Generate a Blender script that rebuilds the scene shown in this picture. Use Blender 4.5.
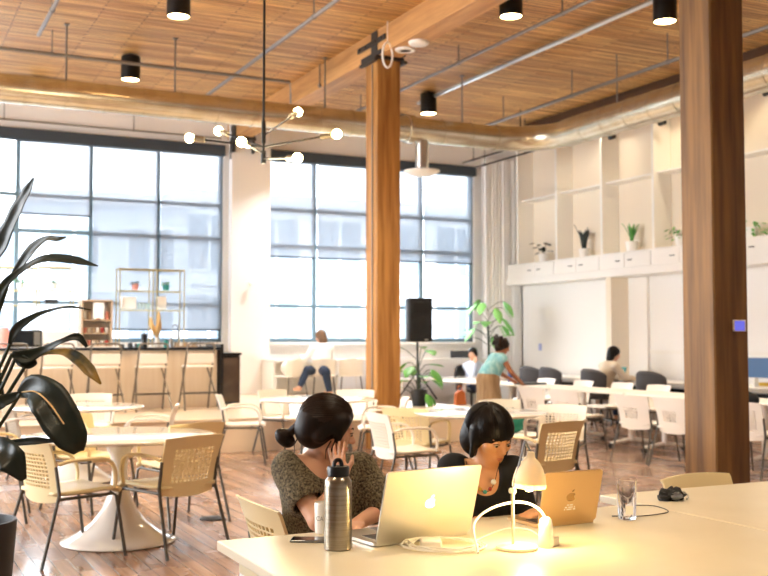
import bpy, bmesh, math, random
import numpy as np
from mathutils import Vector, Matrix, Euler
random.seed(7)
for _o in list(bpy.data.objects): bpy.data.objects.remove(_o)
SC = bpy.context.scene
COL = SC.collection
PI = math.pi
# ------------------------------------------------ camera, sky, daylight, exposure
F, CH = 1035.0, 1.42
YAW, PIT = math.radians(26.2), math.atan(52/1035)
cam_d = bpy.data.cameras.new('camera'); cam = bpy.data.objects.new('camera', cam_d); COL.objects.link(cam)
cam.location = (0, 0, CH); cam.rotation_euler = (PI/2+PIT, 0, -YAW)
cam_d.sensor_width = 36; cam_d.lens = 36*F/768; cam_d.clip_start = .05; cam_d.clip_end = 300
cam_d.dof.use_dof = True; cam_d.dof.focus_distance = 3.75; cam_d.dof.aperture_fstop = 4.5
SC.camera = cam
SC.view_settings.view_transform = 'Standard'; SC.view_settings.look = 'None'
SC.view_settings.gamma = 1; SC.view_settings.use_curve_mapping = False
SC.view_settings.exposure = 1.8
SC.cycles.use_denoising = True
SC.cycles.max_bounces = 10; SC.cycles.diffuse_bounces = 6; SC.cycles.transparent_max_bounces = 16
SC.cycles.sample_clamp_indirect = 6; SC.cycles.caustics_reflective = False; SC.cycles.caustics_refractive = False
WORLD = bpy.data.worlds.new('sky'); SC.world = WORLD; WORLD.use_nodes = True
_bg = WORLD.node_tree.nodes['Background']; _bg.inputs[0].default_value = (.90, .95, 1, 1); _bg.inputs[1].default_value = 5.0
def area_light(name, loc, rot, sx, sy, power, col, portal=False):
    l = bpy.data.lights.new(name, 'AREA'); l.shape = 'RECTANGLE'; l.size = sx; l.size_y = sy; l.energy = power; l.color = col
    l.cycles.is_portal = portal
    o = bpy.data.objects.new(name, l); COL.objects.link(o); o.location = loc; o.rotation_euler = rot
    return o
# sky portals in the openings of the window wall, and of the walls beside and behind the camera
W = 18.5
for _n, _a, _b in (('daylight_portal', -7.8, 5.77), ('daylight_portal', 6.58, 11.2)):
    area_light(_n, ((_a+_b)/2, W+.02, 3.2), (-PI/2, 0, 0), _b-_a, 3.7, 1, (1, 1, 1), True)
area_light('daylight_portal', (-7.98, 12, 2.9), (0, -PI/2, 0), 4.2, 10, 1, (1, 1, 1), True)
# ------------------------------------------------ finding real places in the room
_f = Vector((math.sin(YAW)*math.cos(PIT), math.cos(YAW)*math.cos(PIT), math.sin(PIT)))
_r = Vector((math.cos(YAW), -math.sin(YAW), 0)); _u = _r.cross(_f)
def at(px, py, z=None, X=None, Y=None, d=None):
    r = _f + _r*((px-384)/F) + _u*((288-py)/F)
    t = (z-CH)/r.z if z is not None else X/r.x if X is not None else Y/r.y if Y is not None else d
    return Vector((0, 0, CH)) + r*t
# ------------------------------------------------ materials
def hexc(h):
    c = [int(h[i:i+2], 16)/255 for i in (0, 2, 4)]
    return tuple((x/12.92 if x <= .04045 else ((x+.055)/1.055)**2.4) for x in c) + (1,)
M = {}
def mat(name, col, rough=.5, metal=0, trans=0, alpha=1, emit=None, es=0, coat=0, sub=0, noise=None, bump=None, spec=None):
    m = bpy.data.materials.new(name); m.use_nodes = True; nt = m.node_tree; b = nt.nodes['Principled BSDF']
    c = hexc(col) if isinstance(col, str) else col
    b.inputs['Base Color'].default_value = c; b.inputs['Roughness'].default_value = rough; b.inputs['Metallic'].default_value = metal
    b.inputs['Transmission Weight'].default_value = trans; b.inputs['Alpha'].default_value = alpha; b.inputs['Coat Weight'].default_value = coat
    b.inputs['Subsurface Weight'].default_value = sub
    if sub: b.inputs['Subsurface Radius'].default_value = (.02, .008, .004)
    if spec is not None: b.inputs['Specular IOR Level'].default_value = spec
    if emit: b.inputs['Emission Color'].default_value = hexc(emit); b.inputs['Emission Strength'].default_value = es
    tc = nt.nodes.new('ShaderNodeTexCoord')
    if noise:      # (scale, other colour, (sx,sy,sz))
        mp = nt.nodes.new('ShaderNodeMapping'); mp.inputs['Scale'].default_value = noise[2]; nt.links.new(tc.outputs['Object'], mp.inputs[0])
        n = nt.nodes.new('ShaderNodeTexNoise'); n.inputs['Scale'].default_value = noise[0]; n.inputs['Detail'].default_value = 5; nt.links.new(mp.outputs[0], n.inputs[0])
        cr = nt.nodes.new('ShaderNodeValToRGB'); cr.color_ramp.elements[0].position = .35; cr.color_ramp.elements[1].position = .68
        cr.color_ramp.elements[0].color = c; cr.color_ramp.elements[1].color = hexc(noise[1]); nt.links.new(n.outputs[0], cr.inputs[0]); nt.links.new(cr.outputs[0], b.inputs['Base Color'])
    if bump:       # (scale, strength)
        n = nt.nodes.new('ShaderNodeTexNoise'); n.inputs['Scale'].default_value = bump[0]; nt.links.new(tc.outputs['Object'], n.inputs[0])
        bp = nt.nodes.new('ShaderNodeBump'); bp.inputs['Strength'].default_value = bump[1]; bp.inputs['Distance'].default_value = .01
        nt.links.new(n.outputs[0], bp.inputs['Height']); nt.links.new(bp.outputs[0], b.inputs['Normal'])
    M[name] = m
    return m
def planks(name, c1, c2, cm, length, width, axis, rough, streak, mortar=.004, rough2=None, dark=.55, bumpd=.01):
    m = bpy.data.materials.new(name); m.use_nodes = True; nt = m.node_tree; N = nt.nodes; L = nt.links; b = N['Principled BSDF']
    tc = N.new('ShaderNodeTexCoord'); mp = N.new('ShaderNodeMapping'); L.new(tc.outputs['Object'], mp.inputs[0])
    if axis == 'Y': mp.inputs['Rotation'].default_value = (0, 0, PI/2)
    br = N.new('ShaderNodeTexBrick'); L.new(mp.outputs[0], br.inputs[0])
    br.inputs['Scale'].default_value = 1; br.inputs['Brick Width'].default_value = length; br.inputs['Row Height'].default_value = width
    br.inputs['Mortar Size'].default_value = mortar; br.inputs['Mortar Smooth'].default_value = .2; br.inputs['Bias'].default_value = 0
    br.inputs['Color1'].default_value = hexc(c1); br.inputs['Color2'].default_value = hexc(c2); br.inputs['Mortar'].default_value = hexc(cm)
    br.offset = .37; br.offset_frequency = 2; br.squash = 1.0
    m2 = N.new('ShaderNodeMapping'); L.new(mp.outputs[0], m2.inputs[0]); m2.inputs['Scale'].default_value = streak
    ns = N.new('ShaderNodeTexNoise'); ns.inputs['Scale'].default_value = 1; ns.inputs['Detail'].default_value = 6; ns.inputs['Roughness'].default_value = .65; L.new(m2.outputs[0], ns.inputs[0])
    cr = N.new('ShaderNodeValToRGB'); cr.color_ramp.elements[0].position = .33; cr.color_ramp.elements[1].position = .62
    cr.color_ramp.elements[0].color = (dark, dark*.88, dark*.75, 1); cr.color_ramp.elements[1].color = (1.12, 1.1, 1.05, 1); L.new(ns.outputs[0], cr.inputs[0])
    mx = N.new('ShaderNodeMix'); mx.data_type = 'RGBA'; mx.blend_type = 'MULTIPLY'; mx.inputs[0].default_value = 1
    L.new(br.outputs[0], mx.inputs[6]); L.new(cr.outputs[0], mx.inputs[7]); L.new(mx.outputs[2], b.inputs['Base Color'])
    b.inputs['Roughness'].default_value = rough
    if rough2 is not None:
        n3 = N.new('ShaderNodeTexNoise'); n3.inputs['Scale'].default_value = 1.4; n3.inputs['Detail'].default_value = 6; L.new(mp.outputs[0], n3.inputs[0])
        mr = N.new('ShaderNodeMapRange'); mr.inputs[1].default_value = .3; mr.inputs[2].default_value = .7; mr.inputs[3].default_value = rough; mr.inputs[4].default_value = rough2
        L.new(n3.outputs[0], mr.inputs[0]); L.new(mr.outputs[0], b.inputs['Roughness'])
    bp = N.new('ShaderNodeBump'); bp.inputs['Strength'].default_value = .35; bp.inputs['Distance'].default_value = bumpd; L.new(br.outputs['Fac'], bp.inputs['Height']); bp.invert = True
    L.new(bp.outputs[0], b.inputs['Normal'])
    M[name] = m
def thin_glass(name, tint, gloss=.08, rough=.02):
    m = bpy.data.materials.new(name); m.use_nodes = True; nt = m.node_tree; N = nt.nodes; L = nt.links; N.remove(N['Principled BSDF'])
    t = N.new('ShaderNodeBsdfTransparent'); t.inputs[0].default_value = tint; g = N.new('ShaderNodeBsdfGlossy'); g.inputs['Roughness'].default_value = rough
    fr = N.new('ShaderNodeFresnel'); fr.inputs[0].default_value = 1.45; ml = N.new('ShaderNodeMath'); ml.operation = 'MULTIPLY_ADD'; L.new(fr.outputs[0], ml.inputs[0]); ml.inputs[1].default_value = 1; ml.inputs[2].default_value = gloss-.04
    mx = N.new('ShaderNodeMixShader'); L.new(ml.outputs[0], mx.inputs[0]); L.new(t.outputs[0], mx.inputs[1]); L.new(g.outputs[0], mx.inputs[2]); L.new(mx.outputs[0], N['Material Output'].inputs[0])
    M[name] = m
def screen_cloth(name, col, openness):
    m = bpy.data.materials.new(name); m.use_nodes = True; nt = m.node_tree; N = nt.nodes; L = nt.links; N.remove(N['Principled BSDF'])
    t = N.new('ShaderNodeBsdfTransparent'); d = N.new('ShaderNodeBsdfDiffuse'); d.inputs[0].default_value = hexc(col); tl = N.new('ShaderNodeBsdfTranslucent'); tl.inputs[0].default_value = hexc(col)
    m1 = N.new('ShaderNodeMixShader'); m1.inputs[0].default_value = .5; L.new(d.outputs[0], m1.inputs[1]); L.new(tl.outputs[0], m1.inputs[2])
    m2 = N.new('ShaderNodeMixShader'); m2.inputs[0].default_value = openness; L.new(m1.outputs[0], m2.inputs[1]); L.new(t.outputs[0], m2.inputs[2]); L.new(m2.outputs[0], N['Material Output'].inputs[0])
    M[name] = m
# ------------------------------------------------ mesh building
class MB:
    def __init__(s): s.v = []; s.f = []
    def add(s, vs, fs):
        n = len(s.v); s.v += [tuple(v) for v in vs]; s.f += [tuple(i+n for i in f) for f in fs]; return s
    def box(s, a, b, rot=None, c=None):
        (x0, y0, z0), (x1, y1, z1) = a, b
        vs = [Vector(p) for p in ((x0,y0,z0),(x1,y0,z0),(x1,y1,z0),(x0,y1,z0),(x0,y0,z1),(x1,y0,z1),(x1,y1,z1),(x0,y1,z1))]
        if rot is not None:
            cc = Vector(c) if c is not None else (Vector(a)+Vector(b))/2
            vs = [cc + rot @ (v-cc) for v in vs]
        return s.add(vs, [(0,3,2,1),(4,5,6,7),(0,1,5,4),(1,2,6,5),(2,3,7,6),(3,0,4,7)])
    def tube(s, pts, r, n=10, caps=True, closed=False, flat=1.0):
        pts = [Vector(p) for p in pts]; m = len(pts); rs = r if isinstance(r, (list, tuple)) else [r]*m
        rings = []; nrm = None
        for i, p in enumerate(pts):
            if closed: t = pts[(i+1) % m]-pts[i-1]
            else: t = (pts[min(i+1, m-1)]-pts[max(i-1, 0)])
            t.normalize()
            if nrm is None:
                nrm = t.orthogonal().normalized()
                if abs(t.z) < .9: nrm = Vector((0,0,1)).cross(t).normalized()
            nrm = (nrm - t*nrm.dot(t)).normalized(); bn = t.cross(nrm)
            rings.append([p + (nrm*math.cos(2*PI*k/n) + bn*math.sin(2*PI*k/n)*flat)*rs[i] for k in range(n)])
        vs = [v for rg in rings for v in rg]; fs = []
        for i in range(m if closed else m-1):
            j = (i+1) % m
            for k in range(n): fs.append((i*n+k, i*n+(k+1) % n, j*n+(k+1) % n, j*n+k))
        if caps and not closed: fs.append(tuple(range(n-1, -1, -1))); fs.append(tuple((m-1)*n+k for k in range(n)))
        return s.add(vs, fs)
    def lathe(s, prof, n=24, c=(0,0,0), axis='Z', R=None, caps=True):
        vs = []; fs = []; m = len(prof); c = Vector(c)
        for r, z in prof:
            for k in range(n):
                a = 2*PI*k/n; v = Vector((r*math.cos(a), r*math.sin(a), z))
                if axis == 'X': v = Vector((z, v.x, v.y))
                if axis == 'Y': v = Vector((v.y, z, v.x))
                if R is not None: v = R @ v
                vs.append(c+v)
        for i in range(m-1):
            for k in range(n): fs.append((i*n+k, i*n+(k+1) % n, (i+1)*n+(k+1) % n, (i+1)*n+k))
        if not caps: return s.add(vs, fs)
        if prof[0][0] > 1e-6: fs.append(tuple(range(n-1, -1, -1)))
        if prof[-1][0] > 1e-6: fs.append(tuple((m-1)*n+k for k in range(n)))
        return s.add(vs, fs)
    def sphere(s, c, r, n=12, m=8, sc=(1,1,1)):
        prof = [(max(1e-7, r*math.sin(PI*i/m)), -r*math.cos(PI*i/m)) for i in range(m+1)]
        q = MB().lathe(prof, n); c = Vector(c)
        return s.add([c+Vector((v[0]*sc[0], v[1]*sc[1], v[2]*sc[2])) for v in q.v], q.f)
    def prism(s, poly, z0, z1, R=None, c=(0,0,0)):
        n = len(poly); c = Vector(c)
        vs = [Vector((x, y, z0)) for x, y in poly]+[Vector((x, y, z1)) for x, y in poly]
        if R is not None: vs = [R @ v for v in vs]
        vs = [c+v for v in vs]
        return s.add(vs, [tuple(range(n-1, -1, -1)), tuple(range(n, 2*n))]+[(i, (i+1) % n, n+(i+1) % n, n+i) for i in range(n)])
    def xform(s, R=None, t=(0,0,0)):
        t = Vector(t); s.v = [tuple((R @ Vector(v) if R is not None else Vector(v))+t) for v in s.v]; return s
def link(name, mb, m, parent=None, loc=None, rz=0, bev=0, seg=2, sharp=40, sub=0, mats=None):
    me = bpy.data.meshes.new(name); me.from_pydata([tuple(v) for v in mb.v], [], mb.f)
    bm = bmesh.new(); bm.from_mesh(me); bmesh.ops.recalc_face_normals(bm, faces=bm.faces); bm.to_mesh(me); bm.free()
    me.materials.append(M[m])
    for x in mats or (): me.materials.append(M[x])
    me.polygons.foreach_set('use_smooth', [True]*len(me.polygons))
    me.set_sharp_from_angle(angle=math.radians(sharp))
    o = bpy.data.objects.new(name, me); COL.objects.link(o)
    if parent: o.parent = parent
    if loc is not None: o.location = loc
    if rz: o.rotation_euler = (0, 0, rz)
    if bev:
        b = o.modifiers.new('bevel', 'BEVEL'); b.width = bev; b.segments = seg; b.limit_method = 'ANGLE'; b.angle_limit = math.radians(50)
    if sub:
        b = o.modifiers.new('sub', 'SUBSURF'); b.levels = sub; b.render_levels = sub
    return o
def tag(o, label=None, cat=None, group=None, kind=None):
    if label: o['label'] = label
    if cat: o['category'] = cat
    if group: o['group'] = group
    if kind: o['kind'] = kind
    return o
def thing(name, label, cat, loc=(0,0,0), rz=0, group=None):
    o = bpy.data.objects.new(name, None); COL.objects.link(o); o.location = loc; o.rotation_euler = (0, 0, rz); o.empty_display_size = .1
    return tag(o, label, cat, group)
def struct(name, mb, m, **k):
    o = link(name, mb, m, **k)
    if not k.get('parent'): o['kind'] = 'structure'
    return o
def kids(o): return [c for c in bpy.data.objects if c.parent == o]
def dup(root, loc, rz=0, label=None, group=None, parent=None):
    def cp(o, par):
        c = o.copy(); COL.objects.link(c); c.parent = par
        for ch in kids(o): cp(ch, c)
        return c
    r = cp(root, parent); r.location = loc; r.rotation_euler = (0, 0, rz)
    if label: r['label'] = label
    if group: r['group'] = group
    return r
def bez(pts, n=16):
    """smooth curve through points (Catmull-Rom)"""
    P = [Vector(p) for p in pts]; P = [P[0]*2-P[1]]+P+[P[-1]*2-P[-2]]; out = []
    segs = len(P)-3
    for i in range(segs):
        a, b, c, d = P[i:i+4]
        k = max(2, n//segs)
        for j in range(k):
            t = j/k
            out.append(.5*((2*b)+(c-a)*t+(2*a-5*b+4*c-d)*t*t+(3*b-a-3*c+d)*t**3))
    out.append(P[-2]); return out
def panel(xs, ys, hole, fn, th):
    """thick sheet over grid xs*ys with holes; fn(x,y,off)->point"""
    mb = MB(); nx, ny = len(xs), len(ys)
    for off in (0, th): mb.v += [tuple(fn(x, y, off)) for y in ys for x in xs]
    I = lambda i, j, k: k*nx*ny + j*nx + i
    H = lambda i, j: i < 0 or j < 0 or i >= nx-1 or j >= ny-1 or hole(i, j)
    for j in range(ny-1):
        for i in range(nx-1):
            if H(i, j): continue
            mb.f.append((I(i,j,0), I(i,j+1,0), I(i+1,j+1,0), I(i+1,j,0))); mb.f.append((I(i,j,1), I(i+1,j,1), I(i+1,j+1,1), I(i,j+1,1)))
            if H(i-1, j): mb.f.append((I(i,j,0), I(i,j,1), I(i,j+1,1), I(i,j+1,0)))
            if H(i+1, j): mb.f.append((I(i+1,j,0), I(i+1,j+1,0), I(i+1,j+1,1), I(i+1,j,1)))
            if H(i, j-1): mb.f.append((I(i,j,0), I(i+1,j,0), I(i+1,j,1), I(i,j,1)))
            if H(i, j+1): mb.f.append((I(i,j+1,0), I(i,j+1,1), I(i+1,j+1,1), I(i+1,j+1,0)))
    return mb
# ------------------------------------------------ smooth bodies from blended volumes
class SDF:
    def __init__(s, lo, hi, h):
        s.lo = np.array(lo, dtype=np.float32); s.h = h
        s.n = np.ceil((np.array(hi)-np.array(lo))/h).astype(int)+1
        s.f = np.full(tuple(s.n), 1.0, dtype=np.float32)
    def _grid(s, lo, hi):
        a = np.clip(np.floor((np.array(lo)-s.lo)/s.h).astype(int), 0, s.n-1); b = np.clip(np.ceil((np.array(hi)-s.lo)/s.h).astype(int)+1, 1, s.n)
        g = np.meshgrid(*[s.lo[i]+s.h*np.arange(a[i], b[i], dtype=np.float32) for i in range(3)], indexing='ij')
        return tuple(slice(a[i], b[i]) for i in range(3)), g
    def _mix(s, sl, d, k, op):
        f = s.f[sl]
        if f.size == 0: return s
        if op == 'sub': d = -d
        if k > 0:
            hh = np.maximum(k-np.abs(f-d), 0)/k
            f[...] = (np.minimum(f, d)-hh*hh*k*.25) if op == 'add' else (np.maximum(f, d)+hh*hh*k*.25)
        else: f[...] = np.minimum(f, d) if op == 'add' else np.maximum(f, d)
        return s
    def cap(s, a, b, ra, rb=None, k=.02, op='add'):
        rb = ra if rb is None else rb
        a = np.array(a, dtype=np.float32); b = np.array(b, dtype=np.float32); R = max(ra, rb)+k+2*s.h
        sl, (x, y, z) = s._grid(np.minimum(a, b)-R, np.maximum(a, b)+R); ab = b-a; q = max(float(ab@ab), 1e-9)
        t = np.clip(((x-a[0])*ab[0]+(y-a[1])*ab[1]+(z-a[2])*ab[2])/q, 0, 1)
        d = np.sqrt((x-a[0]-t*ab[0])**2+(y-a[1]-t*ab[1])**2+(z-a[2]-t*ab[2])**2)-(ra+(rb-ra)*t)
        return s._mix(sl, d, k, op)
    def ell(s, c, r, R=None, k=.02, op='add'):
        c = np.array(c, dtype=np.float32); r = np.array(r, dtype=np.float32); e = float(max(r))+k+2*s.h
        sl, (x, y, z) = s._grid(c-e, c+e); p = [x-c[0], y-c[1], z-c[2]]
        if R is not None: p = [p[0]*R[0][i]+p[1]*R[1][i]+p[2]*R[2][i] for i in range(3)]
        k0 = np.sqrt(sum((p[i]/r[i])**2 for i in range(3))); k1 = np.sqrt(sum((p[i]/r[i]**2)**2 for i in range(3)))+1e-9
        return s._mix(sl, k0*(k0-1)/k1, k, op)
    def chain(s, pts, rs, k=.02, op='add'):
        for i in range(len(pts)-1): s.cap(pts[i], pts[i+1], rs[i], rs[i+1], k, op)
        return s
    def plane(s, p, n, op='sub'):
        """cut away everything on the side n points to"""
        n = Vector(n).normalized(); sl, (x, y, z) = s._grid(s.lo, s.lo+s.h*(s.n-1))
        d = -((x-p[0])*n.x+(y-p[1])*n.y+(z-p[2])*n.z)
        return s._mix(sl, d, 0, op)
    def mesh(s):
        f = s.f; f[0], f[-1], f[:, 0], f[:, -1], f[:, :, 0], f[:, :, -1] = 1, 1, 1, 1, 1, 1
        sg = f < 0; cs = [(i, j, k) for i in (0, 1) for j in (0, 1) for k in (0, 1)]; n = f.shape
        sub = lambda a, c: a[c[0]:n[0]-1+c[0], c[1]:n[1]-1+c[1], c[2]:n[2]-1+c[2]]
        anyv = np.zeros(tuple(x-1 for x in n), bool); allv = ~anyv
        for c in cs: q = sub(sg, c); anyv |= q; allv &= q
        idx = np.argwhere(anyv & ~allv); N = len(idx); acc = np.zeros((N, 3)); cnt = np.zeros(N)
        for c0 in cs:
            for ax in range(3):
                if c0[ax]: continue
                c1 = list(c0); c1[ax] = 1
                i0 = idx+c0; i1 = idx+c1; f0 = f[i0[:,0], i0[:,1], i0[:,2]]; f1 = f[i1[:,0], i1[:,1], i1[:,2]]
                m = (f0 < 0) != (f1 < 0); t = np.where(m, f0/np.where(m, f0-f1, 1), 0)
                p = np.array(c0, float)[None].repeat(N, 0); p[:, ax] = t
                acc[m] += p[m]; cnt[m] += 1
        V = (idx+acc/cnt[:, None])*s.h+s.lo
        im = np.full(anyv.shape, -1, np.int32); im[idx[:,0], idx[:,1], idx[:,2]] = np.arange(N); faces = []
        for ax in range(3):
            a, b = [(1, 2), (2, 0), (0, 1)][ax]; q = [slice(None)]*3; r = [slice(None)]*3; q[ax] = slice(0, -1); r[ax] = slice(1, None)
            e = np.argwhere(sg[tuple(q)] != sg[tuple(r)]); s0 = sg[e[:,0], e[:,1], e[:,2]]
            da = np.zeros(3, int); da[a] = 1; db = np.zeros(3, int); db[b] = 1
            g = lambda o: im[(e-o)[:,0], (e-o)[:,1], (e-o)[:,2]]
            qd = np.stack([g(da+db), g(db), g(0*da), g(da)], 1); qd[~s0] = qd[~s0][:, ::-1]; faces.append(qd)
        mb = MB(); mb.v = [tuple(v) for v in V.tolist()]; mb.f = [tuple(x) for x in np.concatenate(faces).tolist()]
        return mb
# ------------------------------------------------ palette
planks('ceiling_wood', 'edbf7c', 'c58f4f', '3a2210', 1.5, .075, 'X', .55, (.8, 16, 16), mortar=.007, dark=.42, bumpd=.02)
planks('floor_wood', 'b39684', '8a6b5a', '3a2820', 2.2, .105, 'Y', .12, (.8, 12, 12), mortar=.004, rough2=.34, dark=.6)
planks('beam_wood', 'c99b66', 'bb8b55', '8a5a2e', 9, 2, 'Y', .6, (.7, 9, 9), mortar=0, dark=.72)
mat('column_wood', 'bb8746', .6, noise=(1, '8a5a26', (14, 14, .9)), bump=(9, .12)); mat('column_wood_shaded', '86602f', .6, noise=(1, '583a18', (14, 14, .9)), bump=(9, .12))
mat('white_wall', 'f3f1ee', .7, bump=(6, .05)); mat('cream_wall', 'efe4d2', .7); mat('riser_paint', 'e3d2ba', .5)
mat('platform_top', 'd9c8b2', .35, noise=(2, 'cbb79f', (1, 9, 1)))
mat('frame_blue', '6e8896', .4); mat('frame_dark', '2f3c44', .4); mat('cassette', '3a444e', .5)
mat('white_brick', 'e8e4e0', .75, bump=(18, .15)); mat('curtain', 'f7f7f7', .9)
thin_glass('pane', (.96, .98, .99, 1)); screen_cloth('shade_cloth', 'b2bac4', .30); screen_cloth('sheer', 'f4f4f6', .35)
mat('galv', 'c9bfa8', .27, .92, noise=(5, 'dad3c2', (1, 1, 1))); mat('galv_bright', 'c9c9c6', .3, 1)
mat('pipe_grey', '8c8680', .45, .7); mat('black_metal', '0d0d0e', .45, .3); mat('beam_shaded', '54381f', .7, noise=(1, '3c2614', (9, .8, 9))); mat('pale_blue', 'b9c3f0', .4); mat('steel_plate', '4f4c4a', .5, .8)
mat('facade_a', 'adb2ba', .9, noise=(.4, '9da3ac', (1, 1, 3))); mat('facade_b', 'c4c6ca', .9); mat('facade_glass', '59646f', .3); mat('asphalt', '9a9a9a', .9)
mat('white_gloss', 'f2efea', .12, coat=.4); mat('white_paint', 'f1eee8', .45); mat('bulb_glow', 'fff2d0', .3, emit='ffe2a0', es=34); mat('can_glow', 'fff4dc', .3, emit='fff0d0', es=3)
XR = 12.3; CZ = 5.49; PZ = .43; PY = 12.66
# ------------------------------------------------ floor, ceiling, platform
struct('floor', MB().box((-8.3, -6.3, -.2), (XR+.3, W+.3, 0)), 'floor_wood')
struct('ceiling', MB().box((-8.3, -6.3, CZ), (XR+.3, W+.3, CZ+.25)), 'ceiling_wood')
pl = struct('trim_1', MB().box((-7.99, PY, .001), (7.9, W-.001, PZ-.03)), 'riser_paint')
struct('platform_deck', MB().box((-7.99, PY-.02, PZ-.03), (7.92, W-.001, PZ)), 'platform_top', parent=pl, bev=.006)
# ------------------------------------------------ window wall
WIN = [('window_1', -7.8, 5.775, [-6.4, -5.2, -4.0, -2.76, -1.53, -.30, .93, 2.15, 3.38, 4.58]), ('window_2', 6.58, 11.2, [7.64, 8.81, 9.99])]
Z0, Z1 = 1.38, 5.03
wf = MB()
for a, b, c, d in ((-8.3, -7.8, 0, CZ), (5.775, 6.58, 0, CZ), (11.2, XR+.3, 0, CZ), (-7.8, 5.775, 0, Z0), (-7.8, 5.775, Z1, CZ), (6.58, 11.2, 0, Z0), (6.58, 11.2, Z1, CZ)):
    wf.box((a, W, c), (b, W+.3, d))
struct('wall_front', wf, 'white_wall')
for nm, xa, xb, mul in WIN:
    e = bpy.data.objects.new(nm, None); COL.objects.link(e); e['kind'] = 'structure'; e.location = (xa, W+.12, Z0)
    f = MB(); t = .035; y0, y1 = -.05, .05
    f.box((0, y0, 0), (xb-xa, y1, .07)); f.box((0, y0, Z1-Z0-.07), (xb-xa, y1, Z1-Z0)); f.box((0, y0, 0), (.06, y1, Z1-Z0)); f.box((xb-xa-.06, y0, 0), (xb-xa, y1, Z1-Z0))
    for m_ in mul: f.box((m_-xa-t, y0, .07), (m_-xa+t, y1, Z1-Z0-.07))
    for z in (3.92, 2.07): f.box((.06, y0+.005, z-Z0-.028), (xb-xa-.06, y1-.005, z-Z0+.028))
    xs = [xa]+mul+[xb]
    for i in range(len(xs)-1):
        z = 3.3 if nm == 'window_1' else 3.22
        f.box((xs[i]-xa+.03, y0+.007, z-Z0-.035), (xs[i+1]-xa-.03, y1-.007, z-Z0+.035))
    link('window_frame', f, 'frame_blue', parent=e)
    link('glass_pane', MB().box((.02, -.004, .02), (xb-xa-.02, .004, Z1-Z0-.02)), 'pane', parent=e)
    link('window_sill', MB().box((-.0, -.2, -.05), (xb-xa, -.05, -.001)), 'white_paint', parent=e, bev=.005)
    link('blind_cassette', MB().box((0, -.23, Z1-Z0-.2), (xb-xa, -.06, Z1-Z0-.001)), 'cassette', parent=e, bev=.01)
    # roller screens: drawn to different heights from bay to bay
    for i in range(len(xs)-1):
        x0, x1 = xs[i]-xa+.03, xs[i+1]-xa-.03
        zb = (1.62 if i >= 9 else 3.6) if nm == 'window_1' else 3.02
        if nm == 'window_1' and i < 8: continue
        zt = Z1-.19-Z0
        s = link('roller_screen', MB().box((x0, -.1, zb-Z0), (x1, -.097, zt)), 'shade_cloth', parent=e)
        link('hem_bar', MB().box((x0, -.108, zb-Z0-.03), (x1, -.088, zb-Z0)), 'cassette', parent=s)
# white painted brick pier between the windows, and white curtain in the corner
struct('trim_2', MB().box((5.80, W-.42, PZ+.001), (6.55, W-.24, CZ-.001)), 'white_brick', bev=.01)
cur = MB(); pts = []
n = 60
for i in range(n+1):
    x = 11.27+(12.2-11.27)*i/n; pts.append((x, W-.22+.045*math.sin(i*1.15)+.012*math.sin(i*2.7)))
for z in (.03, 5.2):
    for x, y in pts: cur.v.append((x, y, z))
for z in (.03, 5.2):
    for x, y in pts: cur.v.append((x, y+.006, z))
m_ = n+1
for i in range(n):
    cur.f.append((i, i+1, m_+i+1, m_+i)); cur.f.append((2*m_+i, 3*m_+i, 3*m_+i+1, 2*m_+i+1)); cur.f.append((m_+i, m_+i+1, 3*m_+i+1, 3*m_+i))
tag(link('curtain', cur, 'curtain'), 'long white curtain hanging in the corner right of the windows', 'curtain')
# ------------------------------------------------ right wall: tall shelving bays over a run of cupboards
struct('wall_right', MB().box((XR, -6.3, 0), (XR+.3, W+.3, CZ)), 'white_wall')
sh = thing('wall_shelving', 'tall white built-in shelving bays high along the right wall', 'shelving', (XR, 0, 2.55))
FY = [17.9, 16.55, 15.15, 13.75, 12.35, 10.95, 9.55, 8.15, 6.75, 5.35, 3.95]
mb = MB().box((-.5, 3.2, -.0), (-.002, 18.2, .13)); link('ledge', mb, 'white_paint', sh, bev=.004)
cab = MB().box((-.46, 3.2, .1301), (-.002, 18.2, .40)); link('cupboard_carcass', cab, 'white_paint', sh)
link('ledge_top', MB().box((-.48, 3.2, .4001), (-.002, 18.2, .425)), 'white_paint', sh, bev=.003)
bk = MB().box((-.03, 3.2, .4251), (-.002, 18.2, 2.93)); link('back_panel', bk, 'cream_wall', sh)
for y in FY: link('divider', MB().box((-.42, y-.03, .4251), (-.03, y+.03, 2.93)), 'white_paint', sh, bev=.003)
for i in range(len(FY)-1):
    link('shelf', MB().box((-.34, FY[i+1]+.03, 1.72), (-.031, FY[i]-.03, 1.75)), 'white_paint', sh)
    y0, y1 = FY[i+1]+.01, FY[i]-.01; ym = (y0+y1)/2
    for a, b in ((y0, ym-.005), (ym+.005, y1)):
        dr = link('cupboard_door', MB().box((-.478, a, .145), (-.4601, b, .39)), 'white_paint', sh, bev=.003)
        yc = b-.16 if a == y0 else a+.16
        link('handle', MB().tube([(-.478, yc-.045, .27), (-.5, yc-.04, .27), (-.5, yc+.04, .27), (-.478, yc+.045, .27)], .009, 6), 'steel_plate', dr)
# lower part of the wall: stub walls under the ledge making alcoves
st = MB()
for a, b in ((16.3, 18.25), (14.35, 16.3)): st.box((XR-.06, a, .001), (XR-.001, b, 2.549))
struct('trim_3', st, 'white_wall')
struct('trim_4', MB().box((XR-.45, 14.85, .001), (XR-.061, 15.0, 2.549)), 'cream_wall')
struct('trim_5', MB().box((XR-.02, -5.9, 1.18), (XR-.001, 14.35, 1.24)), 'white_paint')
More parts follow.
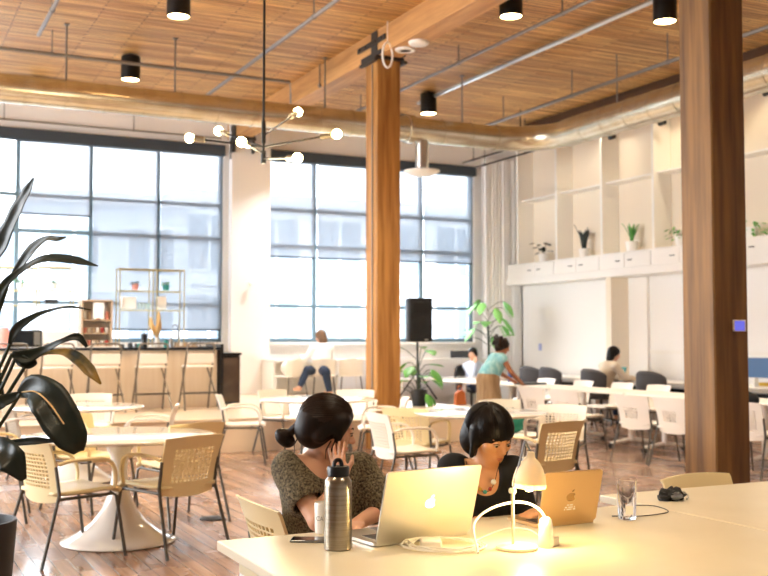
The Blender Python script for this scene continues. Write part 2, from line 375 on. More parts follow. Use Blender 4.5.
# ------------------------------------------------ side and back walls with tall openings
wl = MB().box((-8.3, -6.3, 0), (-8.0, 7, CZ)).box((-8.3, 17, 0), (-8.0, W+.3, CZ)).box((-8.3, 7, 0), (-8.0, 17, .8)).box((-8.3, 7, 5.0), (-8.0, 17, CZ))
for i in range(1, 5): wl.box((-8.3, 7+2*i-.09, .8), (-8.0, 7+2*i+.09, 5.0))
struct('wall_left', wl, 'white_wall')
struct('wall_back', MB().box((-8.0, -6.3, 0), (XR, -6.0, CZ)), 'white_wall')
# ------------------------------------------------ timber columns, beams
BX = 6.0
def column(px, s, label):
    Y = at(px, 250, X=BX).y if px < 700 else at(px, 250, X=BX).y
    r = thing('timber_column', label, 'column', (BX, Y, 0))
    h = s/2; c = .012
    poly = [(-h+c, -h), (h-c, -h), (h, -h+c), (h, h-c), (h-c, h), (-h+c, h), (-h, h-c), (-h, -h+c)]
    link('post', MB().prism(poly, 0, 5.14), 'column_wood' if px < 500 else 'column_wood_shaded', r)  # same timber; the right post's shade is painted in as a darker colour
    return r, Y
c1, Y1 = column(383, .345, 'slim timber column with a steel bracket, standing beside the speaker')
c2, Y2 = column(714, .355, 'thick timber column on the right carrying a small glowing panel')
link('cap_plate', MB().box((-.21, -.21, 5.10), (.21, .21, 5.139)).box((-.24, -.24, 5.06), (-.19, .24, 5.10)).box((.19, -.24, 5.06), (.24, .24, 5.10)), 'steel_plate', c1)
link('conduit', MB().tube([(-.182, -.05, .02), (-.182, -.05, 5.05)], .009, 8), 'pipe_grey', c1)
tp = link('touch_panel', MB().box((.005, -.193, at(735, 326, Y=Y2).z-.045), (.135, -.1782, at(735, 326, Y=Y2).z+.045)), 'white_paint', c2, bev=.003)
mat('screen_violet', '5c60c8', .3, emit='6a70f0', es=.22)
zz = at(735, 326, Y=Y2).z
link('screen', MB().box((.015, -.1945, zz-.040), (.120, -.1931, zz+.037)), 'screen_violet', tp)
bm_ = thing('timber_beam', 'long timber beam under the ceiling running over the columns', 'beam', (BX, 0, 5.14))
link('beam_body', MB().box((-.16, -5.99, .001), (.16, W-.02, CZ-5.14-.001)), 'beam_wood', bm_, bev=.008)
for s in (-1, 1):
    b_ = link('steel_strap', MB().box((s*.175-.012, Y1-.42, .16), (s*.175+.012, Y1+.42, .23)), 'steel_plate', bm_, bev=.003)
    link('steel_strap', MB().box((s*.175-.012, Y1-.30, .001), (s*.175+.012, Y1+.30, .06)), 'steel_plate', bm_, bev=.003)
    link('joint_plate', MB().box((s*.166-.006, Y1-.17, .061), (s*.166+.006, Y1+.01, .34)), 'steel_plate', bm_)
    for q in (-.33, -.15, .15, .33): link('bolt', MB().lathe([(.018, -.014), (.018, .014)], 8, (s*.19, Y1+q, .195), 'X'), 'steel_plate', b_)
bs = thing('beam_bracket', 'dark steel bracket holding the beam end above the white brick pier', 'bracket', (BX, W-.45, 4.83))
link('bracket_seat', MB().box((-.22, -.1, .25), (.22, .1, .3)).box((-.22, .07, -.1), (.22, .1, .25)).box((-.2, -.08, .02), (-.17, .07, .25)).box((.17, -.08, .02), (.2, .07, .25)), 'steel_plate', bs)
for q in (-.2, .165): link('side_plate', MB().box((q, -.1, .3), (q+.035, .1, .6)), 'steel_plate', bs)
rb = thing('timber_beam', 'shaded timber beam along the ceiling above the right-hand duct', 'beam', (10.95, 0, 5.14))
link('beam_body', MB().box((0, -5.99, .0), (.3, 16.2, CZ-5.14-.001)), 'beam_shaded', rb, bev=.008)  # shade between ceiling and duct painted into the darker beam colour
for s, (px, py) in enumerate(((422, 43), (416, 51.5))):
    p = at(px, py, z=5.13)
    o = link('smoke_detector', MB().lathe([(0, -.045), (.10, -.045), (.125, -.03), (.13, 0)], 24) if s == 0 else MB().lathe([(.13, -.02), (.13, 0), (.06, 0), (.06, -.012), (.085, -.03), (.13, -.02)], 24), 'white_paint', loc=(min(max(p.x, BX-.02), BX+.02), p.y, 5.14))
    tag(o, ('white domed detector disc under the ceiling beam, right of the bracketed column', 'flat round ring fixture under the beam, nearer the bracketed column')[s], 'detector')
# white ring hanging from the beam
hr = thing('hanging_ring', 'pale oval ring hanging on a cord from the beam bracket', 'ring', (BX-.0, Y1-.30, 4.92))
hr.location = at(387.5, 55, X=BX-.2)
link('ring', MB().tube([(.07*math.cos(a*PI/14), 0, -.16*math.sin(a*PI/14)) for a in range(28)], .014, 8, closed=True), 'white_paint', hr)
link('cord', MB().tube([(0, 0, .16), (0, 0, .5)], .005, 6), 'white_paint', hr)
# ------------------------------------------------ air ducts
def ring_duct(path, r, rib=.5):
    mb = MB(); P = []
    for i in range(len(path)-1):
        a, b = Vector(path[i]), Vector(path[i+1]); L = (b-a).length; k = max(1, int(L/rib))
        for j in range(k):
            p = a.lerp(b, j/k); P.append((p, r))
            if j or i: pass
        for j in range(k):
            pass
    P.append((Vector(path[-1]), r))
    pts, rs = [], []
    for i, (p, q) in enumerate(P):
        if 0 < i < len(P)-1:
            d = (P[i+1][0]-P[i-1][0]).normalized()*.012
            pts += [p-d*1.2, p-d, p+d, p+d*1.2]; rs += [q, q+.008, q+.008, q]
        else: pts.append(p); rs.append(q)
    return MB().tube(pts, rs, 28)
DY, DZ, DX, DR = 13.6, 4.57, 9.4, .185
du = thing('air_duct', 'round galvanised air duct crossing the room in front of the windows', 'duct', (0, DY, DZ))
corner = [(DX-.75+.75*math.sin(a), -(.75-.75*math.cos(a)), 0) for a in [PI/2*i/6 for i in range(7)]]
link('duct_run', ring_duct([(-7.9, 0, 0), (DX-.75, 0, 0)], DR), 'galv', du)
link('duct_elbow', MB().tube([(DX-.80, 0, 0)]+corner+[(DX, -.80, 0)], DR+.012, 28), 'galv', du)
link('duct_collar', MB().lathe([(DR, -.06), (DR+.03, -.05), (DR+.03, .05), (DR, .06)], 28, at(409, 130, Y=DY)-Vector((0, DY, DZ))-Vector((0, 0, at(409, 130, Y=DY).z-DZ)), 'X'), 'galv', du)
vp = at(422, 150, Y=DY); vx = vp.x
sp = link('spout', MB().lathe([(.10, -.62), (.10, -.15)], 24, (vx, 0, 0)), 'galv_bright', du)
link('diffuser', MB().lathe([(0, -.70), (.12, -.70), (.20, -.66), (.27, -.64), (.27, -.655), (.2, -.69), (.12, -.72), (0, -.72)], 28, (vx, 0, .03)).lathe([(.1, -.66), (.16, -.65), (.16, -.63), (.1, -.6)], 24, (vx, 0, .03)), 'white_paint', sp)
dr2 = thing('air_duct', 'round galvanised air duct running toward the viewer along the right', 'duct', (DX, 0, DZ))
link('duct_run', ring_duct([(0, 12.78, 0), (0, -5.9, 0)], DR+.03), 'galv', dr2)
for px, py in ((66, 0), (175, 36), (325, 57), (462, 82)):
    q = at(px, 80, Y=DY)
    link('hanger_rod', MB().tube([(q.x, 0, DR), (q.x, 0, CZ-DZ)], .012, 6).box((q.x-.03, -.03, CZ-DZ-.02), (q.x+.03, .03, CZ-DZ-.001)), 'pipe_grey', du)
for y in (11.6, 9.9, 8.1, 6.3, 4.4):
    link('hanger_rod', MB().tube([(0, y, DR), (0, y, CZ-DZ)], .012, 6), 'pipe_grey', dr2)
# ------------------------------------------------ sprinkler and conduit pipes
def pipe(pts, r, label, hang=(), m='pipe_grey'):
    p0 = Vector(pts[0]); o = thing('ceiling_pipe', label, 'pipe', p0)
    pts = [Vector(p)-p0 for p in pts]
    link('pipe_run', MB().tube(pts, r, 8), m, o)
    for h in hang:
        h = Vector(h)-p0; link('pipe_hanger', MB().tube([h, (h.x, h.y, CZ-p0.z)], .010, 6).lathe([(r+.008, -.015), (r+.008, .015)], 10, h, 'Y' if abs(pts[1].y) > abs(pts[1].x) else 'X'), m, o)
PZp = 5.24
def lineY(px, py, y0, y1, z=PZp): x = at(px, py, z=z).x; return (x, y0, z), (x, y1, z)
def hy(px, py, ys, z=PZp): x = at(px, py, z=z).x; return [(x, y, z) for y in ys]
pipe(lineY(38, 36, 13.4, -2), .026, 'grey ceiling pipe at the far left above the long duct', hy(38, 36, (12.3, 9)))
pipe(lineY(296, 30, 16.5, -2), .026, 'grey ceiling pipe beside the left face of the timber beam', hy(296, 30, (11.2, 8)))
pipe(lineY(456, 64, 16.5, -2), .024, 'thin ceiling pipe just right of the timber beam', hy(456, 64, (15.4, 12.2, 9.8)))
pipe(lineY(540, 50, 15.2, -2, 5.40), .034, 'pale conduit pipe on the ceiling leading to the middle can light', (), 'galv_bright')
xa = at(20, 45, z=PZp)
pipe(((-7.9, xa.y, PZp-.07), (at(292, 76, z=PZp).x, xa.y, PZp-.07), (at(292, 76, z=PZp).x+.02, xa.y, PZp-.55)), .024, 'grey pipe crossing the ceiling and dropping beside the chandelier', [(xa.x+q, xa.y, PZp-.07) for q in (.4, 4.2)])
pipe(lineY(745, 35, 16.0, -2, 5.10), .03, 'ceiling pipe along the shaded beam on the right', hy(745, 35, (14.5, 12.6, 10.5, 8.5), 5.10))
wy = W-.06
pipe(((-7.9, wy, 5.16), (5.7, wy, 5.16)), .014, 'thin conduit on the white wall above the left window', [(at(x, 115, Y=wy).x, wy, 5.16) for x in (4, 134)])
pw = at(24, 112, Y=wy)
pipe(lineY(469, 161, 17.2, 14.9, 4.85), .018, 'short dark pipe hanging near the far end of the right window', hy(469, 161, (16.8, 15.2), 4.85), 'steel_plate')
pipe(lineY(484, 165, 17.6, 15.4, 4.85), .018, 'short dark pipe hanging before the corner curtain', hy(484, 165, (17.2, 15.8), 4.85), 'steel_plate')
for (px, py), nm in (((611, 137), 'farthest of three, beyond the thick column'), ((661, 123), 'just left of the thick column'), ((766, 93), 'at the right picture edge')):
    p = at(px, py, X=11.84); o = thing('shelf_spotlight', 'small black spotlight on the shelving front, '+nm, 'spotlight', (11.84, p.y, p.z), 0, 'small black spotlights on the shelving')
    link('head', MB().lathe([(0, -.09), (.045, -.09), (.05, .03), (.03, .05), (0, .05)], 16, (0, 0, 0), 'Y'), 'black_metal', o); link('mount', MB().box((0, -.02, -.02), (.04, .02, .02)).box((.0, -.02, .02), (.03, .02, .08)), 'black_metal', o)
p = at(540, 347, X=XR-.07); tag(link('wall_plate', MB().box((-.012, -.05, -.07), (0, .05, .07)), 'pale_blue', loc=(XR-.061, p.y, p.z), bev=.003), 'small pale blue control plate low on the right wall near the corner', 'wall plate')
p = at(250, 283, Y=W-.45); o = thing('wall_camera', 'small white device sticking out of the white brick pier', 'wall device', (min(p.x, 6.5), W-.4205, p.z)); link('arm', MB().tube([(0, 0, 0), (0, -.08, .0)], .02, 8), 'white_paint', o); link('head', MB().sphere((-.02, -.11, 0), .055, 14, 10), 'white_paint', o)
# ------------------------------------------------ can lights
def can(px, py, label, zb=5.12, light=130):
    p = at(px, py, z=zb)
    o = thing('can_light', label, 'ceiling light', (p.x, p.y, CZ), 0, 'black can lights on the ceiling')
    z = zb-CZ
    link('housing', MB().lathe([(.125, z+.02), (.125, z), (.135, z), (.135, -.05), (.128, -.035), (.03, -.035), (.03, 0)], 28), 'black_metal', o)
    link('lamp_disc', MB().lathe([(.12, z+.012), (0, z+.012)], 28), 'can_glow', o)
    l = bpy.data.lights.new('can_light_beam', 'SPOT'); l.energy = light; l.color = (1, .84, .62); l.spot_size = 2.0; l.spot_blend = .7; l.shadow_soft_size = .1
    lo = bpy.data.objects.new('can_light_beam', l); COL.objects.link(lo); lo.parent = o; lo.location = (0, 0, z-.02)
    return o
can(130.5, 80, 'black cylindrical can light nearest the far-left pipe'); can(178.5, 17, 'black can light cut by the top edge, left of the beam')
can(511, 17, 'black can light cut by the top edge, just right of the beam'); can(665, 22, 'black can light with its lamp showing, left of the thick column')
can(428.5, 114, 'black can light above the duct, between the beam and pale conduit')
for x, y in ((8.4, 5.2), (8.4, 1.2), (3.2, 8.2), (3.2, 4.2), (3.2, .2), (-1, 12.5), (-1, 8), (-1, 3)):  # unseen cans added as warm fill for surfaces facing the camera
    o = can(384, 20, 'added black can light, out of view, for fill over the near part of the room', light=85 if y > 3 else 105); o.location = (x, y, CZ)
for i, (x, y) in enumerate(((-1.5, 16.6), (2.2, 16.6), (6.9, 16.9), (8.4, 16.5))):  # neutral cans added out of sight to brighten the window wall
    o = can(384, 20, 'added black can light for fill, hidden behind the long duct near the windows', light=160); o.location = (x, y, CZ)
    for c in kids(o):
        if c.type == 'LIGHT': c.data.color = (.98, .98, 1.0)
def flush_fill_light(x, y, e):  # unseen lamps added to warm and brighten the right wall
    o = thing('flush_fill_light', 'added round flush fill light hidden behind the shaded beam, above the shelving', 'ceiling light', (x, y, CZ), 0, 'added fill lights above the shelving')
    link('rim', MB().lathe([(.13, -.03), (.15, -.03), (.15, -.001), (.13, -.001)], 24), 'white_paint', o); link('lens', MB().lathe([(.129, -.02), (0, -.022)], 24), 'can_glow', o)
    l = bpy.data.lights.new('flush_fill_beam', 'SPOT'); l.energy = e; l.color = (1, .84, .60); l.spot_size = 2.7; l.spot_blend = .5; l.shadow_soft_size = .12
    lo = bpy.data.objects.new('flush_fill_beam', l); COL.objects.link(lo); lo.parent = o; lo.location = (0, 0, -.04)
for y, e in ((15.2, 16), (13.0, 26), (11.0, 34), (8.4, 34)): flush_fill_light(11.62, y, e)
# ------------------------------------------------ chandelier
cp = at(263.5, 147, d=8)
ch = thing('chandelier', 'black branching chandelier with six glowing globe bulbs', 'chandelier', cp)
link('stem', MB().tube([(0, 0, -.12), (0, 0, CZ-cp.z)], .010, 8).lathe([(.02, -.13), (.02, -.03)], 12).lathe([(.017, .03), (.017, .2)], 12).lathe([(.09, CZ-cp.z-.03), (.09, CZ-cp.z-.001)], 20), 'black_metal', ch)
mat('brass_socket', '8d8372', .4, .8)
R_ = _r; D_ = Vector((math.sin(YAW), math.cos(YAW), 0))
for bx, by, dd, hz in ((189.5, 138, .12, 0), (218.5, 131, .42, .0), (241.5, 142, -.45, -.05), (298, 112, .5, .09), (337, 134, -.1, 0), (297.5, 158, -.4, -.09)):
    p = at(bx, by, d=8+dd)-cp; h0 = Vector((0, 0, hz)); dv = (p-h0).normalized()
    arm = link('arm', MB().tube([h0, p-dv*.09], .0075, 8), 'black_metal', ch)
    link('socket', MB().tube([p-dv*.13, p-dv*.04], .024, 12), 'brass_socket', arm)
    link('bulb', MB().sphere(p, .036, 16, 12), 'bulb_glow', arm)
l = bpy.data.lights.new('chandelier_glow', 'POINT'); l.energy = 40; l.color = (1, .8, .5); l.shadow_soft_size = .3
lo = bpy.data.objects.new('chandelier_glow', l); COL.objects.link(lo); lo.parent = ch; lo.location = (0, 0, -.3)
# ------------------------------------------------ the street outside
struct('ground_outside', MB().box((-60, W+.35, -3.3), (80, 90, -3.0)), 'asphalt')
def building(x0, x1, y, h, m, label, floors, bays, ww=1.6, wh=2.0):
    b = thing('building', label, 'building', ((x0+x1)/2, y, -3))
    hw = (x1-x0)/2
    link('wall', MB().box((-hw, 0, 0), (hw, 8, h+3)), m, b)
    link('cornice', MB().box((-hw-.2, -.3, h+2.6), (hw+.2, 0, h+3)), 'facade_b', b)
    for f in range(floors):
        z = 1+f*((h+2)/floors)
        link('string_course', MB().box((-hw, -.12, z-.5), (hw, 0, z-.3)), 'facade_b', b)
        for i in range(bays):
            x = -hw+(i+.5)*(2*hw/bays); w = link('window', MB().box((x-ww/2-.1, -.06, z), (x+ww/2+.1, .0, z+wh)), 'facade_b', b)
            link('pane', MB().box((x-ww/2, -.07, z+.1), (x-.06, -.061, z+wh-.1)).box((x+.06, -.07, z+.1), (x+ww/2, -.061, z+wh-.1)), 'facade_glass', w)
building(-8, 9.4, 34, 6.2, 'facade_a', 'pale grey building across the street behind the left window', 3, 7, 1.5, 1.7)
building(9.7, 22.8, 37, 6.9, 'facade_b', 'light stone building across the street behind the middle window', 3, 5, 1.8, 2.2)
building(23.4, 40, 33, 6.0, 'facade_a', 'grey building seen past the speaker through the far window', 3, 6, 1.5, 1.8)
# ------------------------------------------------ furniture materials
mat('chair_cream', 'e6d5a6', .42); mat('chair_white', 'f0ebe2', .4); mat('leg_grey', '5b5750', .4, .6); mat('stool_frame', '7d756b', .35, .7)
mat('tulip_white', 'efece6', .14, coat=.5); mat('table_top', 'e2d9c0', .33, noise=(3, 'dbd1b6', (1, 1, 1))); mat('table_edge', 'd9cda8', .5)
mat('bar_front', 'e6d8c4', .5, noise=(1.5, 'dccbb3', (8, 8, .6))); mat('dark_top', '20242a', .2); mat('caster', '141414', .5)
mat('dark_fabric', '4c4b4e', .85, bump=(60, .3)); mat('fridge_black', '0b0b0c', .3); mat('fridge_glass', '6e5f55', .08, .3, noise=(2, '3f342e', (1, 1, 1)))
# ------------------------------------------------ perforated chairs
def chair_proto(colour, arms, loc, rz, label, group, top=.785, name='armchair', n=(10, 9), solid=False):
    r = thing(name, label, 'chair', loc, rz, group)
    s = MB(); prof = [(.23, .425), (.245, .437), (.22, .452), (.1, .447), (-.1, .44), (-.22, .447)]
    nx = 9; vs = []
    for k, (y, z) in enumerate(prof):
        w = .235 if k < 3 else .225
        for i in range(nx):
            t = -1+2*i/(nx-1); vs.append((t*w, y, z-.008*(1-t*t)))
    s.v = vs
    for k in range(len(prof)-1):
        for i in range(nx-1): s.f.append((k*nx+i, k*nx+i+1, (k+1)*nx+i+1, (k+1)*nx+i))
    so = link('seat', s, colour, r); m = so.modifiers.new('thickness', 'SOLIDIFY'); m.thickness = .022; m.offset = 0
    # back panel with square openings
    H = top-.375; hx, hz = n; px = .335/hx; pz = (H*.56)/hz
    xs = [-.235, -.2]; x = -.335/2
    for i in range(hx): xs += [x+px*.16, x+px*.84]; x += px
    xs += [.2, .235]; zs = [0, .02]; z = H*.235
    for i in range(hz): zs += [z+pz*.18, z+pz*.82]; z += pz
    zs += [H*.93, H]
    def hole(i, j):
        a = (i-2) % 2 == 0 and 2 <= i < 2+2*hx; b = (j-2) % 2 == 0 and 2 <= j < 2+2*hz
        if solid: return a and b and 4 <= i < 2*hx-2 and 4 <= j < 2*hz-2
        return a and b
    def fn(x, z, off):
        t = z/H; w = .93+.13*t; cx = x*w
        y = -.215-.075*t*t-.02*t + (x/.235)**2*.035 - (.03 if t < .0 else 0)
        zz = .375+z-(.012*(x/.235)**2 if t > .97 else 0) + (.02*(x/.235)**2 if t < .05 else 0)
        return (cx, y-off, zz)
    link('backrest', panel(xs, zs, hole, fn, .013), colour, r)
    if arms:
        for q in (-1, 1):
            link('armrest', MB().tube(bez([(q*.238, -.21, .63), (q*.262, -.14, .652), (q*.268, .02, .655), (q*.262, .13, .64), (q*.25, .185, .58), (q*.24, .20, .50), (q*.235, .19, .445)], 18), .017, 8, flat=.7), colour, r)
    for q in (-1, 1):
        link('leg', MB().tube([(q*.215, .17, .425), (q*.245, .205, .40), (q*.262, .27, 0)], .0115, 8), 'leg_grey', r)
        link('leg', MB().tube([(q*.236, -.225, .62), (q*.238, -.2, .44), (q*.268, -.33, 0)], .0115, 8), 'leg_grey', r)
        link('seat_rail', MB().tube([(q*.226, .19, .412), (q*.236, -.2, .412)], .0105, 8), 'leg_grey', r)
    link('cross_rail', MB().tube([(-.226, .1, .405), (.226, .1, .405)], .0105, 8), 'leg_grey', r)
    return r
def AZ(px_heading): return -math.radians(px_heading)   # azimuth from +Y towards +X, clockwise
G1 = 'cream perforated armchairs around the white pedestal tables'
def fl(px, py): return at(px, py, z=0)
cream = chair_proto('chair_cream', True, fl(68, 556), AZ(70), 'cream perforated armchair at the very left of the nearest pedestal table, beside the potted plant', G1)
wht = chair_proto('chair_white', True, fl(243, 462), AZ(112), 'white armchair in side view between the fridge cabinet and the bun-haired person', G1)
def pc(src, px, py, az, label, g=G1, z=0, X=None):
    p = at(px, py, z=z); return dup(src, (p.x, p.y, z), AZ(az), label, g)
pc(cream, 168, 548, -24, 'cream perforated armchair in front of the nearest pedestal table, back to the viewer')
pc(cream, 178, 520, -16, 'cream armchair right of the nearest pedestal table, half hidden by another chair')
pc(cream, 92, 508, 146, 'cream armchair on the far side of the nearest pedestal table, facing the viewer')
pc(cream, -8, 520, 100, 'cream armchair cut by the left edge of the picture, behind the plant pot')
pc(wht, 146, 484, -72, 'white armchair in side view at the right rim of the second pedestal table')
pc(wht, 34, 483, 110, 'white armchair left of the second pedestal table, behind the big dark leaf')
pc(wht, 90, 462, 190, 'white armchair on the far side of the second pedestal table')
pc(wht, 286, 452, 158, 'white armchair just left behind the bun-haired person, facing the third table')
pc(cream, 326, 480, 22, 'cream armchair hidden by the bun-haired person, its back at her head')
pc(wht, 381, 467, -68, 'cream-white armchair in side view at the foot of the middle timber column')
pc(wht, 355, 453, -155, 'white armchair behind the third table, against the middle column')
pc(wht, 405, 500, 92, 'white armchair right of the bun-haired person, turned toward the fourth table')
pc(cream, 418, 488, 55, 'cream armchair behind the laptop lid, left of the fourth pedestal table')
pc(cream, 538, 517, -12, 'cream perforated armchair behind the desk lamp, right of the fringed person')
pc(wht, 556, 488, -130, 'white armchair at the right rim of the fourth table, behind a cream chair')
pc(wht, 512, 476, 185, 'white armchair on the far side of the fourth pedestal table holding a green bag')
# chairs around the foreground worktable
p = at(705, 478, Y=3.93)
fc = chair_proto('chair_cream', False, (p.x, p.y-.25, 0), AZ(173), 'cream chair tucked behind the worktable, only its top edge showing before the thick column', 'cream chairs around the worktable', top=.755)
# ------------------------------------------------ tulip tables
def tulip(px, py, label, R=.66):
    p = at(px, py, z=.735)
    t = thing('pedestal_table', label, 'table', (p.x, p.y, 0), 0, 'round white pedestal tables')
    link('pedestal', MB().lathe([(.39, 0), (.40, .008), (.395, .018), (.36, .03), (.28, .07), (.19, .14), (.12, .23), (.075, .34), (.055, .45), (.052, .52), (.065, .60), (.10, .67), (.15, .71), (.16, .713)], 48), 'tulip_white', t, sharp=60)
    link('tabletop', MB().lathe([(0, .714), (.45, .714), (R-.04, .722), (R-.005, .735), (R, .741), (R-.004, .747), (R-.012, .75), (0, .75)], 64), 'tulip_white', t, sharp=30)
    return t
tulip(120, 436.5, 'nearest round white pedestal table, left of the seated people')
tulip(78, 407.5, 'second round white pedestal table, behind the nearest one by the plant')
tulip(318, 399.5, 'round white pedestal table behind the bun-haired person, before the platform')
tulip(480, 413.5, 'round white pedestal table behind the fringed person in black', .62)
fo = fl(213, 519); tag(link('floor_socket', MB().lathe([(0, 0), (.105, .001), (.105, .01), (.09, .014), (0, .014)], 24), 'black_metal', loc=(fo.x, fo.y, 0)), 'round black floor socket cover on the planks by the nearest pedestal table', 'floor socket')
# ------------------------------------------------ foreground worktables
def worktable(x0, x1, y0, y1, label):
    t = thing('worktable', label, 'table', ((x0+x1)/2, (y0+y1)/2, 0), 0, 'pale worktables pushed together in the foreground')
    a, b = (x1-x0)/2, (y1-y0)/2
    link('tabletop', MB().box((-a, -b, .708), (a, b, .74)), 'table_top', t, bev=.004)
    link('apron', MB().box((-a+.06, -b+.06, .64), (a-.06, b-.06, .7079)), 'table_edge', t)
    for sx in (-1, 1):
        for sy in (-1, 1):
            x, y = sx*(a-.09), sy*(b-.09); link('leg', MB().box((x-.03, y-.03, 0), (x+.03, y+.03, .6399)), 'white_paint', t, bev=.004)
worktable(1.058, 2.872, 1.9, 3.435, 'pale worktable in the foreground with two laptops and a desk lamp')
worktable(2.878, 4.75, 2.2, 3.70, 'pale worktable at the lower right with a tumbler and crumpled pouch')
# ------------------------------------------------ long tables on the right, with casters
def long_table(x, y, L, label, g, w=.75, rz=0):
    t = thing('flip_table', label, 'table', (x, y, 0), rz, g)
    link('tabletop', MB().box((-w/2, -L/2, .715), (w/2, L/2, .74)), 'chair_white', t, bev=.004)
    for s in (-1, 1):
        yy = s*(L/2-.3); lg = link('leg', MB().tube([(0, yy, .09), (0, yy, .714)], .035, 12).box((-.2, yy-.03, .69), (.2, yy+.03, .714)), 'white_paint', t)
        link('foot', MB().tube([(-.33, yy, .075), (0, yy, .12), (.33, yy, .075)], .024, 8), 'white_paint', lg)
        for q in (-1, 1): link('caster', MB().lathe([(.0, -.02), (.036, -.02), (.036, .02), (.0, .02)], 14, (q*.33, yy, .0375), 'X'), 'caster', lg)
    return t
GT = 'white wheeled tables in the row before the right wall'
for i, (y, nm) in enumerate(((14.7, 'farthest'), (13.05, 'second'), (11.4, 'third'), (9.75, 'fourth'), (8.1, 'fifth, partly behind the thick column'), (6.3, 'nearest, right of the thick column'))):
    long_table(9.0, y, 1.6, 'white wheeled table in the right-hand row, %s' % (nm if 'est,' in nm or 'fif' in nm else nm+' from the windows' if nm != 'farthest' else 'farthest toward the windows'), GT)
GD = 'white wall desks along the right wall'
for y, nm in ((16.2, 'farthest wall desk, near the corner plant'), (13.6, 'wall desk in front of the person with the laptop'), (11.0, 'wall desk beyond the thick column'), (8.4, 'wall desk behind the blue divider, right of the column')):
    t = thing('wall_desk', 'white '+nm, 'desk', (11.75, y, 0), 0, GD)
    link('tabletop', MB().box((-.38, -1.28, .715), (.38, 1.28, .74)), 'chair_white', t, bev=.004)
    for q in (-1.2, 1.2): link('side_panel', MB().box((-.34, q-.02, 0), (.34, q+.02, .7149)), 'white_paint', t)
    link('cable_tray', MB().box((.1, -1.1, .55), (.3, 1.1, .62)), 'dark_top', t)
# white chairs without arms
white2 = chair_proto('chair_white', False, (8.25, 10.9, 0), AZ(90), 'white chair on the near side of the table row, left of the one by column', 'white armless chairs along the table row', name='side_chair', solid=True, n=(8, 7))
GW = 'white armless chairs along the table row'
def pw_(px, py, az, label, z=.785, X=None):
    p = at(px, py, X=X or 8.2); return dup(white2, (p.x, p.y, 0), AZ(az), label, GW)
pw_(646, 392, 80, 'white armless chair left of the thick column, back to the viewer')
pw_(686, 386, 84, 'white armless chair partly hidden by the left edge of the thick column')
pw_(546, 381, 84, 'white armless chair farthest along the near side of the table row')
white2.location = at(577, 389, X=8.2); white2.location.z = 0; white2.rotation_euler.z = AZ(78)
for y, nm in ((11.55, 'above the T-leg of the wheeled table'), (12.35, 'before the seated laptop user'), (13.3, 'left of the seated laptop user'), (10.6, 'before the grey chair by the column'), (14.3, 'farthest toward the windows')):
    dup(white2, (9.78, y, 0), AZ(-90), 'white armless chair on the far side, '+nm, GW)
p = at(757, 399, z=.8)
perf = dup(wht, (p.x, p.y, 0), AZ(82), 'white perforated chair right of the thick column with a black bag on its back', 'white chair beside the column')
for c in kids(perf):
    if c.name.startswith('armrest'): bpy.data.objects.remove(c)
# dark grey low-backed task chairs
def task_chair(px, py, az, label):
    p = at(px, py, X=10.95)
    r = thing('task_chair', label, 'chair', (p.x, p.y, 0), AZ(az), 'dark grey task chairs at the wall desks')
    b = MB(); n = 14; vs = []
    for k, z in enumerate((.46, .56, .68, .80, .90, .93)):
        for i in range(n+1):
            a = -1.25+2.5*i/n; rr = .27+(.03 if 1 < k < 5 else 0); h = z-(.10*abs(a/1.25)**3 if k > 2 else 0)
            vs.append((rr*math.sin(a), -.02-rr*math.cos(a), h))
    b.v = vs
    for k in range(5):
        for i in range(n): b.f.append((k*(n+1)+i, k*(n+1)+i+1, (k+1)*(n+1)+i+1, (k+1)*(n+1)+i))
    bo = link('backrest', b, 'dark_fabric', r); m = bo.modifiers.new('thickness', 'SOLIDIFY'); m.thickness = .045; m.offset = 0
    link('seat', MB().lathe([(0, .43), (.2, .43), (.25, .45), (.25, .49), (.2, .51), (0, .51)], 24, (0, .0, 0)), 'dark_fabric', r)
    link('post', MB().tube([(0, 0, .09), (0, 0, .43)], .025, 10), 'leg_grey', r)
    for k in range(5):
        a = 2*PI*k/5; lg = link('leg', MB().tube([(0, 0, .1), (.28*math.cos(a), .28*math.sin(a), .075)], .018, 8), 'leg_grey', r)
        link('caster', MB().lathe([(0, -.015), (.03, -.015), (.03, .015), (0, .015)], 10, (.28*math.cos(a), .28*math.sin(a), .031), 'X'), 'caster', lg)
    return r
task_chair(538, 372, 88, 'grey task chair farthest toward the corner of the right wall')
task_chair(558, 374, 92, 'grey task chair between the corner one and the seated laptop user')
task_chair(601, 379, 90, 'grey task chair the laptop user sits on at the wall desk')
task_chair(658, 383, 86, 'grey task chair just left of the thick column at the wall desk')
